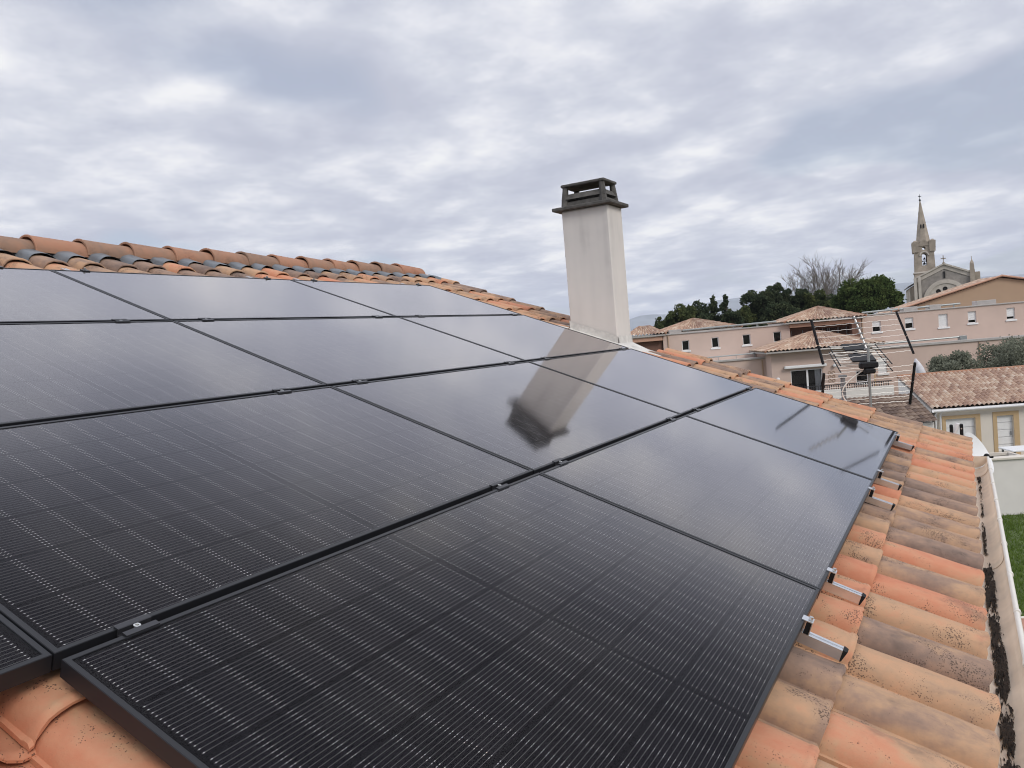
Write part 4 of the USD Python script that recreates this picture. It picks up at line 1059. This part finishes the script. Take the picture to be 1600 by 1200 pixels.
obj('arch', xz(ringp, CD - 0.30, CD - 0.002), M['stonelight'], chu, smooth=30)
tym = Point(arc_c).buffer(3.04, 32).intersection(sbox(50, 6, 80, 20))
cuts = [Point(64.2 + 2.05 * math.cos(math.radians(t)), 9.0 + 2.05 * math.sin(math.radians(t))).buffer(0.42, 8) for t in (90, 56, 124, 22, 158)] + [Point(64.2, 9.1).buffer(0.95, 16)]
for c in cuts:
    tym = tym.difference(c)
obj('tympanum', xz(tym, CD - 0.18, CD - 0.002), M['stonelight'], chu)
for c in cuts:
    obj('rose_window', xz(c.buffer(-0.02), CD - 0.06, CD - 0.004), M['darkroom'], chu)
obj('slit_window', xz(sbox(64.05, 13.0, 64.35, 14.2), CD - 0.16, CD - 0.003), M['darkroom'], chu)
m_ = MB(); m_.box(64.12, 64.26, CD + 0.1, CD + 0.24, 15.7, 17.1); m_.box(63.75, 64.63, CD + 0.1, CD + 0.24, 16.45, 16.6); m_.tm(bevel_box(63.95, 64.43, CD, CD + .4, 15.4, 15.85, 0.05))
obj('gable_cross', m_, M['stone'], chu)
TD = CD + 1.75
# bell tower
def taper(s0, s1, s0t, s1t, d0, d1, z0, z1, k=0.0):
    b = np.array([(s0, d0, z0), (s1, d0, z0), (s1, d1, z0), (s0, d1, z0), (s0t, d0 + k, z1), (s1t, d0 + k, z1), (s1t, d1 - k, z1), (s0t, d1 - k, z1)])
    return m3.Manifold.hull_points(b)
tb = taper(59.35, 62.95, 59.55, 62.75, TD - 0.4, TD + 3.0, 14.6, 19.6, 0.1)
bell = as_manifold(xz(sbox(60.68, 15.75, 61.55, 17.5).union(Point(61.115, 17.5).buffer(0.435, 16)), TD - 3, TD + 8).get())
ocu = as_manifold(xz(Point(61.1, 18.85).buffer(0.30, 12), TD - 3, TD + 8).get())
side = as_manifold(xz(sbox(60.68, 15.75, 61.55, 17.5).union(Point(61.115, 17.5).buffer(0.435, 16)), -8, 8).get().apply_translation((-61.1, 0, 0)).apply_transform(trimesh.transformations.rotation_matrix(np.pi / 2, (0, 0, 1))).apply_translation((61.1, TD + 1.3, 0)))
core = m3.Manifold.cube((2.3, 2.2, 3.0)).translate((59.98, TD + 0.2, 15.6))
obj('bell_tower', MB().tm(tb - bell - ocu - side - core), M['stone'], chu)
hood = Point(61.115, 17.5).buffer(0.85, 20).difference(Point(61.115, 17.5).buffer(0.62, 20)).intersection(sbox(50, 17.5, 70, 20))
obj('hood_mould', xz(hood, TD - 0.50, TD - 0.33), M['stonelight'], chu)
obj('tower_shaft', MB().tm(taper(59.3, 62.95, 59.3, 62.95, TD - 0.45, TD + 3.05, 0, 14.3)), M['stone'], chu)
obj('string_course', bevel_box(59.15, 63.1, TD - 0.6, TD + 3.2, 14.301, 14.6, 0.05), M['stonelight'], chu)
for a_ in (59.2, 62.1):
    for d_ in (TD - 0.55, TD + 2.2):
        obj('corner_pinnacle', MB().tm(taper(a_, a_ + 1.0, a_ - 0.08, a_ + 1.08, d_, d_ + 1.0, 18.2, 20.15)).tm(taper(a_ + 0.1, a_ + 0.9, a_ + 0.3, a_ + 0.7, d_ + 0.1, d_ + 0.9, 20.15, 20.4, 0.2)), M['stone'], chu)
for sgn, d_ in ((0, TD - 0.42), (1, TD + 2.85)):
    obj('tower_gable', xz(Polygon([(59.8, 19.3), (62.5, 19.3), (61.12, 20.5)]), d_, d_ + 0.25), M['stone'], chu)
oct_ = [(61.12 + 1.42 * math.cos(math.radians(22.5 + 45 * k)), TD + 1.3 + 1.42 * math.sin(math.radians(22.5 + 45 * k)), 19.4) for k in range(8)]
oct2 = [(61.0 + 0.10 * math.cos(math.radians(22.5 + 45 * k)), TD + 1.3 + 0.10 * math.sin(math.radians(22.5 + 45 * k)), 27.7) for k in range(8)]
obj('spire', MB().tm(m3.Manifold.hull_points(np.array(oct_ + oct2))), M['stone'], chu)
for q in (60.85, 61.35):
    obj('spire_light', bevel_box(q - 0.11, q + 0.11, TD - 0.10 + 0.42, TD + 0.8, 22.6, 23.3, 0.02), M['darkroom'], chu)
m_ = MB(); m_.tm(trimesh.creation.icosphere(2, 0.19).apply_translation((61.0, TD + 1.3, 27.8))); m_.tube([(61.0, TD + 1.3, 27.8), (61.0, TD + 1.3, 28.9)], 0.05, 6); m_.box(60.72, 61.28, TD + 1.26, TD + 1.34, 28.45, 28.56)
obj('spire_cross', m_, M['iron'], chu)
m_ = MB(); m_.tm(trimesh.creation.cone(0.33, 0.55, sections=12).apply_translation((61.15, TD + 1.3, 15.95))); m_.tm(trimesh.creation.cone(0.26, 0.5, sections=12).apply_translation((61.2, TD + 1.3, 16.85))); m_.box(60.2, 62.1, TD + 1.22, TD + 1.38, 16.5, 16.66)
obj('bell', m_, M['iron'], chu)
# right-hand turret and buttress, left aisle
m_ = MB(); m_.tm(taper(68.35, 69.25, 68.4, 69.2, CD - 0.5, CD + 0.5, 0, 14.0)).tm(taper(68.45, 69.15, 68.5, 69.1, CD - .4, CD + .4, 14.0, 15.2)).tm(taper(68.5, 69.1, 68.75, 68.85, CD - .35, CD + .35, 15.2, 15.9, 0.3)); m_.box(68.75, 68.85, CD - .05, CD + .05, 15.8, 16.4)
obj('turret', m_, M['stone'], chu)
obj('right_aisle', MB().tm(taper(69.3, 70.1, 69.3, 70.1, CD + 0.2, CD + 18, 0, 13.6)), M['stone'], chu)
for a_ in (58.95, 59.68):
    obj('buttress', MB().tm(taper(a_ - .05, a_ + 0.55, a_ + .02, a_ + 0.48, CD - 1.0, CD - 0.46, 0, 13.6)), M['stonelight'], chu)
obj('left_aisle', prism([(58.35, 0), (58.35, 11.9), (60.2, 12.9), (60.2, 0)], CD + 2.5, CD + 22), M['stone'], chu)
obj('aisle_roof', prism([(58.0, 11.95), (58.0, 12.15), (60.3, 13.35), (60.3, 13.15)], CD + 2.2, CD + 22), M['slate'], chu)

# --- small cream house with ochre door surrounds
sm = thing('cream_house', 'low cream house with ochre door surrounds and a long tiled roof, beyond the gutter end', 'house', BG_XF)
SD = 39.0
doors = [(16.38, 17.72, 0.0, 2.26), (18.68, 19.42, 0.52, 2.26), (20.2, 20.95, 0.5, 2.26)]
sw_ = holes((16.0, 27, SD, SD + 3.6, 0.0, 2.72), [(a, b, SD - 1, SD + 0.25, c, d) for a, b, c, d in doors])
obj('front_wall', MB().tm(sw_), M['cream'], sm)
obj('gable_wall', MB().add(np.array([(15.77, SD, 0), (15.77, SD + 3.9, 0), (15.77, SD + 3.9, 4.02), (15.77, SD, 2.72), (15.99, SD, 0), (15.99, SD + 3.9, 0), (15.99, SD + 3.9, 4.02), (15.99, SD, 2.72)]), [(0, 1, 2, 3), (4, 7, 6, 5), (1, 5, 6, 2), (2, 6, 7, 3)]), M['whitewall'], sm)
obj('back_wall', MB().box(16.0, 27, SD + 3.7, SD + 3.9, 2.73, 4.0), M['whitewall'], sm)
me, st = far_roof((15.72, SD - 0.25, 2.82), (27.5, SD - 0.25, 2.82), (15.72, SD + 3.8, 4.15), (27.5, SD + 3.8, 4.15), 56, 13, 0.095)
obj('roof', me, M['fartile'], sm, uv=st)
m_ = MB(); m_.tube([(15.7, SD + 3.8, 4.17), (27.5, SD + 3.8, 4.17)], 0.10, 8); obj('ridge', m_, M['ridge'], sm, smooth=50)
gs = MB(); v_, f_ = half_pipe(15.70, 27.6, 0.085, 0.006, 180, 360, SD - 0.34, 2.74)
gs.add(v_[:, [1, 0, 2]], f_); gs.box(15.70, 27.6, SD - 0.26, SD - 0.24, 2.66, 2.80)
obj('gutter', gs, M['white'], sm)
for q in (15.90, 16.12):
    m_ = MB(); m_.tube([(q, SD - 0.34, 2.70), (q, SD - 0.10, 2.5), (q, SD - 0.08, 0.0)], 0.042, 8); obj('downpipe', m_, M['white'], sm, smooth=50)
for (a, b, c, d), so in zip(doors, ((16.22, 17.94, 2.42), (18.50, 19.66, 2.45), (19.98, 21.1, 2.45))):
    m_ = MB(); m_.box(so[0], a, SD - 0.03, SD - 0.002, 0.22 if c else 0, so[2]); m_.box(b, so[1], SD - 0.03, SD - 0.002, 0.22 if c else 0, so[2]); m_.box(a, b, SD - 0.03, SD - 0.002, d, so[2])
    if c:
        m_.box(a, b, SD - 0.03, SD - 0.002, 0.22, c)
    su = obj('surround', m_, M['ochre'], sm)
    m_ = MB(); zs = np.linspace(max(c, 0.05), d, 6)
    for z0_, z1_ in zip(zs[:-1], zs[1:]):
        m_.tm(bevel_box(a + 0.004, b - 0.004, SD + 0.12, SD + 0.17, z0_ + 0.012, z1_ - 0.012, 0.008))
    m_.box(a + 0.002, b - 0.002, SD + 0.171, SD + 0.2, c + .002, d - .002)
    dr = obj('door', m_, M['white'], sm)
    m_ = MB(); m_.box(b - 0.11, b - 0.07, SD + 0.06, SD + 0.115, (c + d) / 2 - 0.1, (c + d) / 2 + 0.1); obj('handle', m_, M['greyplastic'], dr)
obj('plinth', bevel_box(17.95, 27, SD - 0.5, SD - 0.04, 0.0, 0.22, 0.02), M['ochre'], sm)
# dark lean-to roof on its left
lt = thing('shed', 'low shed with a dark tiled roof against the white gable wall', 'shed', BG_XF)
me, st = far_roof((11.0, SD - 1.2, 2.35), (15.60, SD - 1.2, 2.35), (11.0, SD + 1.8, 3.42), (15.60, SD + 1.8, 3.42), 21, 9, 0.045)
obj('roof', me, M['fartiledark'], lt, uv=st)
obj('wall', bevel_box(11.2, 15.5, SD - 0.9, SD + 1.8, 0.0, 2.3, 0.02), M['whitewall'], lt)
gw = thing('garden_wall', 'white rendered garden wall with a cream cap behind the lawn', 'wall', BG_XF)
obj('wall', MB().box(8.0, 26, 29.3, 29.5, -0.01, 1.98), M['whitewall'], gw)
obj('coping', bevel_box(7.9, 26.1, 29.22, 29.58, 1.981, 2.07, 0.015), M['cream'], gw)
bx = thing('garden_table', 'white garden table top beyond the garden wall, by the ochre door plinth', 'table', BG_XF)
obj('tabletop', bevel_box(16.9, 19.2, 34.1, 35.3, 1.36, 1.42, 0.01), M['white'], bx)
for a_ in (17.0, 19.05):
    for b_ in (34.2, 35.15):
        obj('leg', MB().box(a_, a_ + 0.06, b_, b_ + 0.06, 0, 1.358), M['greyplastic'], bx)
pl = thing('planter_box', 'low ochre planter against the garden wall beside the white table', 'planter', BG_XF)
obj('box', MB().tm(holes((15.3, 16.7, 33.0, 34.0, 0, 1.42), [(15.4, 16.6, 33.1, 33.9, 1.2, 1.5)])), M['cream'], pl)
obj('soil', MB().box(15.41, 16.59, 33.11, 33.89, 1.21, 1.3), M['debris'], pl)
# terracotta terrace below the gutter
te = tag(obj('terrace', MB().box(4.0, 13.0, 12.0, 19.35, -0.015, 0.045), M['terrace'], xf=BG_XF), 'terracotta paved terrace beside the lawn below the gutter', 'terrace', kind='structure')
te_edge = tag(obj('terrace_edging', bevel_box(4.0, 13.0, 19.352, 19.45, -0.015, 0.07, 0.01), M['cream'], xf=BG_XF), 'pale stone edging between the terrace and the lawn', 'edging', kind='structure')
# folded parasol
pa = thing('folded_parasol', 'folded white parasol in front of the pink wall, right of the antenna', 'parasol', BG_XF)
m_ = MB(); m_.tube([(20.4, 52.0, 0.0), (20.3, 52.0, 4.45)], 0.03, 8); obj('pole', m_, M['greyplastic'], pa, smooth=50)
m_ = MB(); m_.tube([(20.25, 52, 4.5), (20.3, 52, 4.2), (20.45, 51.95, 3.8), (20.6, 51.9, 3.4), (20.65, 51.9, 3.2)], [0.05, 0.20, 0.26, 0.25, 0.10], 10); obj('canopy', m_, M['fabric'], pa, smooth=60)

# ---------------------------------------------------------------- trees


def leaves(clumps, n, size, seed, flat=0.0, shell=0.55):
    r = np.random.default_rng(seed)
    c = np.array(clumps, float)
    vol = (c[:, 3] * c[:, 4] * c[:, 5]) ** (2 / 3)
    idx = r.choice(len(c), n, p=vol / vol.sum())
    d = r.normal(size=(n, 3)); d /= np.linalg.norm(d, axis=1, keepdims=True)
    rad = shell + (1 - shell) * r.random(n) ** 0.7
    rad *= 1 + 0.22 * (meshkit.noise(d * 2.3 + idx[:, None] * 3.1, seed) - 0.5) + r.normal(0, 0.12, n)
    p = c[idx, :3] + d * rad[:, None] * c[idx, 3:6]
    a = r.normal(size=(n, 3)); a /= np.linalg.norm(a, axis=1, keepdims=True)
    b = np.cross(a, r.normal(size=(n, 3))); b /= np.linalg.norm(b, axis=1, keepdims=True)
    s = size * r.uniform(0.6, 1.4, n)[:, None]
    v = np.stack([p - a * s * 0.6, p + b * s * 0.5, p + a * s * 0.7, p - b * s * 0.45], 1).reshape(-1, 3)
    q = np.arange(4 * n).reshape(-1, 4)
    return v, np.vstack([q[:, [0, 1, 2]], q[:, [0, 2, 3]]])


def tree(name, label, cat, s, d, base, top, half, kind, n, leaf, mtl, seed, group=None, bottom=None):
    r = np.random.default_rng(seed)
    t = thing(name, label, cat, BG_XF, group)
    cl = []
    bottom = base + (top - base) * 0.25 if bottom is None else bottom
    H = top - bottom
    if kind == 'cone':
        for k in range(60):
            q = r.random() ** 1.1
            rad = half * (1 - q) ** 0.9 * r.uniform(0.7, 1.15) + 0.10
            a = r.uniform(0, 2 * np.pi); rr = rad * r.uniform(0.3, 0.95)
            cl.append((s + rr * math.cos(a), d + rr * math.sin(a), bottom + q * H * r.uniform(0.93, 1.02), rad * 0.30 + .10, rad * 0.30 + .10, H * r.uniform(0.03, 0.07)))
        cl.append((s + r.normal(0, .1), d, top - H * 0.05, 0.12, 0.12, H * 0.08))
    elif kind == 'column':
        for k in range(16):
            q = k / 15
            rad = half * (math.sin(math.pi * (0.12 + 0.86 * q)) ** 0.6) * (1 - 0.55 * q)
            cl.append((s + r.normal(0, .05), d, bottom + q * H, rad, rad, H * 0.09))
    elif kind == 'umbrella':
        for k in range(46):
            a = r.uniform(0, 2 * np.pi); q = math.sqrt(r.random())
            x, y = q * math.cos(a), q * math.sin(a)
            dome = math.sqrt(max(0.0, 1 - q * q * 0.92))
            z = bottom + H * (0.26 + 0.56 * dome * r.uniform(0.35, 1.0))
            cl.append((s + x * half * 0.82, d + y * half * 0.82, z, r.uniform(0.75, 1.25) * half * 0.24, half * 0.26, r.uniform(0.10, 0.17) * H))
    else:
        for k in range(52):
            dd = r.normal(size=3); dd /= np.linalg.norm(dd); dd *= r.random() ** 0.35
            g_ = r.uniform(0.14, 0.34)
            cl.append((s + dd[0] * half * 0.82, d + dd[1] * half * 0.82, bottom + H * (0.5 + 0.44 * dd[2]), half * g_, half * g_, half * g_ * r.uniform(0.7, 1.1)))
    tr = MB(); tr.tube([(s, d, base), (s + .05, d, (base + bottom) / 2), (s, d, bottom + H * 0.35), (s, d, top - H * 0.2)], [half * 0.075 + .06, half * 0.06 + .05, half * 0.045 + .03, 0.03], 7)
    for k in range(6):
        c = cl[(k * 7) % len(cl)]
        tr.tube([(s, d, bottom + H * 0.1 + 0.05 * k * H), ((s + c[0]) / 2, (d + c[1]) / 2, (bottom + H * .2 + c[2]) / 2), c[:3]], [0.07, 0.05, 0.02], 5)
    obj('trunk', tr, M['bark'], t, smooth=60)
    obj('crown', leaves(cl, n, leaf, seed + 1), M[mtl], t)
    return t


tree('stone_pine', 'broad dark green stone pine with a rounded umbrella crown left of the church', 'tree', 35.4, 105, 0, 13.35, 4.45, 'umbrella', 22000, 0.26, 'leafpine', 21, bottom=6.2)
left_trees = [('leafy_evergreen', 'rounded olive green evergreen at the left end of the tree row, beside the chimney', 10.3, 108, 10.0, 1.9, 'round', 'leafmid'),
              ('leafy_evergreen', 'rounded evergreen, second from the left end of the tree row', 12.8, 110, 10.7, 2.2, 'round', 'leafmid'),
              ('leafy_evergreen', 'taller dark evergreen of the left clump, above the peak of the tiled hip roof', 15.4, 111, 11.1, 2.2, 'round', 'leafdark'),
              ('conifer', 'narrow pointed conifer, left of the twin tips at the gap with the mountain', 17.1, 111, 11.6, 1.5, 'cone', 'leafdark'),
              ('conifer', 'pointed conifer, right of the twin tips at the gap with the mountain', 18.6, 110, 11.5, 1.6, 'cone', 'leafdark'),
              ('leafy_evergreen', 'lower dark evergreen sloping down into the gap before the mountain', 19.3, 109, 9.8, 1.2, 'round', 'leafdark'),
              ('conifer', 'bushy dark conifer, first one right of the mountain gap', 22.9, 115, 12.1, 1.9, 'round', 'leafdark'),
              ('conifer', 'dark conifer with a ragged top, second right of the mountain gap', 24.7, 114, 12.0, 1.5, 'round', 'leafdark'),
              ('conifer', 'tallest dark conifer of the middle clump', 26.2, 115, 13.0, 1.6, 'round', 'leafdark'),
              ('conifer', 'dark conifer just right of the tallest one', 27.7, 115, 12.4, 1.3, 'round', 'leafdark'),
              ('conifer', 'broad conifer under the left edge of the bare trees', 29.3, 114, 12.1, 1.5, 'round', 'leafdark'),
              ('leafy_evergreen', 'olive green bushy evergreen under the bare trees', 31.2, 113, 11.4, 1.9, 'round', 'leafmid'),
              ('leafy_evergreen', 'dark evergreen low between the bare trees and the stone pine', 33.2, 118, 10.9, 2.3, 'round', 'leafdark'),
              ('leafy_evergreen', 'low evergreen filling the foot of the middle clump', 21.4, 111, 9.8, 1.7, 'round', 'leafmid'),
              ('leafy_evergreen', 'dark low evergreen behind the duct on the pink parapet', 25.6, 110, 10.4, 2.3, 'round', 'leafdark')]
for i, (nm, lab, s, d, top, half, kind, mtl) in enumerate(left_trees):
    tree(nm, lab, 'tree', s, d, 0, top + 0.35, half * (1.22 if kind == 'round' else 1.35), kind, 6500 if kind == 'round' else 4500, 0.25, mtl, 40 + 3 * i, bottom=top - 5.6)
tree('cypress', 'small slim dark cypress standing apart beside the chimney', 'tree', 7.42, 90, 0, 9.0, 0.42, 'column', 1500, 0.13, 'leafdark', 90, bottom=5.0)
tree('olive_tree', 'grey green olive tree behind the small house roof, left one with a thin top shoot', 'tree', 22.6, 52, 0, 4.75, 1.75, 'round', 11000, 0.10, 'leafolive', 101, bottom=2.4)
tree('olive_tree', 'wide grey green olive tree at the right edge behind the small house roof', 'tree', 26.1, 52, 0, 5.25, 2.5, 'round', 16000, 0.10, 'leafolive', 104, bottom=2.3)


def bare_tree(label, s, d, top, spread, seed):
    r = np.random.default_rng(seed)
    t = thing('bare_tree', label, 'tree', BG_XF, group='leafless trees behind the evergreens')
    tr, tw = MB(), MB()

    def grow(p, dr, ln, rad, lv):
        k = 5 if lv < 2 else 3
        pts, dd = [p], dr.copy()
        for i in range(k):
            dd = dd + r.normal(0, 0.07 + 0.02 * lv, 3) + [0, 0, 0.07]; dd /= np.linalg.norm(dd)
            pts.append(pts[-1] + dd * ln / k)
        (tr if lv == 0 else tw).tube(pts, np.linspace(rad, rad * 0.55, k + 1), 6 if lv < 1 else 3, cap=False)
        if lv >= 4:
            return
        for i in range((9, 7, 5, 3)[lv]):
            f = r.uniform(0.28 if lv == 0 else 0.2, 1.0)
            q = np.array([np.interp(f * k, np.arange(k + 1), np.array(pts)[:, c]) for c in range(3)])
            nd = dd + r.normal(0, 1, 3) * np.array([1, 1, 0.35]) * (spread if lv == 0 else 0.38)
            nd[2] = max(nd[2], 0.2); nd /= np.linalg.norm(nd)
            grow(q, nd, ln * r.uniform(0.45, 0.68) * (1.12 - 0.45 * f if lv == 0 else 1), max(rad * 0.46, 0.019), lv + 1)
    grow(np.array([s, d, 0.0]), np.array([0, 0, 1.0]), top * 0.64, 0.16, 0)
    obj('trunk', tr, M['barebark'], t, smooth=60)
    obj('twigs', tw, M['barebark'], t)


for i, (lab, s, d, top, sp) in enumerate([('low spreading bare tree, leftmost of the leafless trees', 31.6, 134, 13.8, 0.75), ('bare tree with fanning branches, second leafless tree from the left', 34.0, 135, 16.8, 0.5), ('tall straight bare tree in the middle of the leafless trees', 36.8, 136, 17.9, 0.36), ('bare tree second from the right of the leafless trees', 39.8, 135, 17.6, 0.42), ('bare tree leaning over the stone pine, rightmost leafless tree', 42.3, 135, 16.4, 0.55)]):
    bare_tree(lab, s, d, top, sp, 200 + i)

# ---------------------------------------------------------------- the air
hz = mat('air_haze', {'v': ('principled_volume', {'color': (0.80, 0.88, 1.0), 'density': 0.00007, 'anisotropy': 0.0})}, [], surface=None, volume='v.volume')
tag(obj('haze', MB().box(-9300, 9300, -9300, 9300, -1.3, 352), hz), 'thin pale air haze over the whole scene', 'haze', kind='stuff')
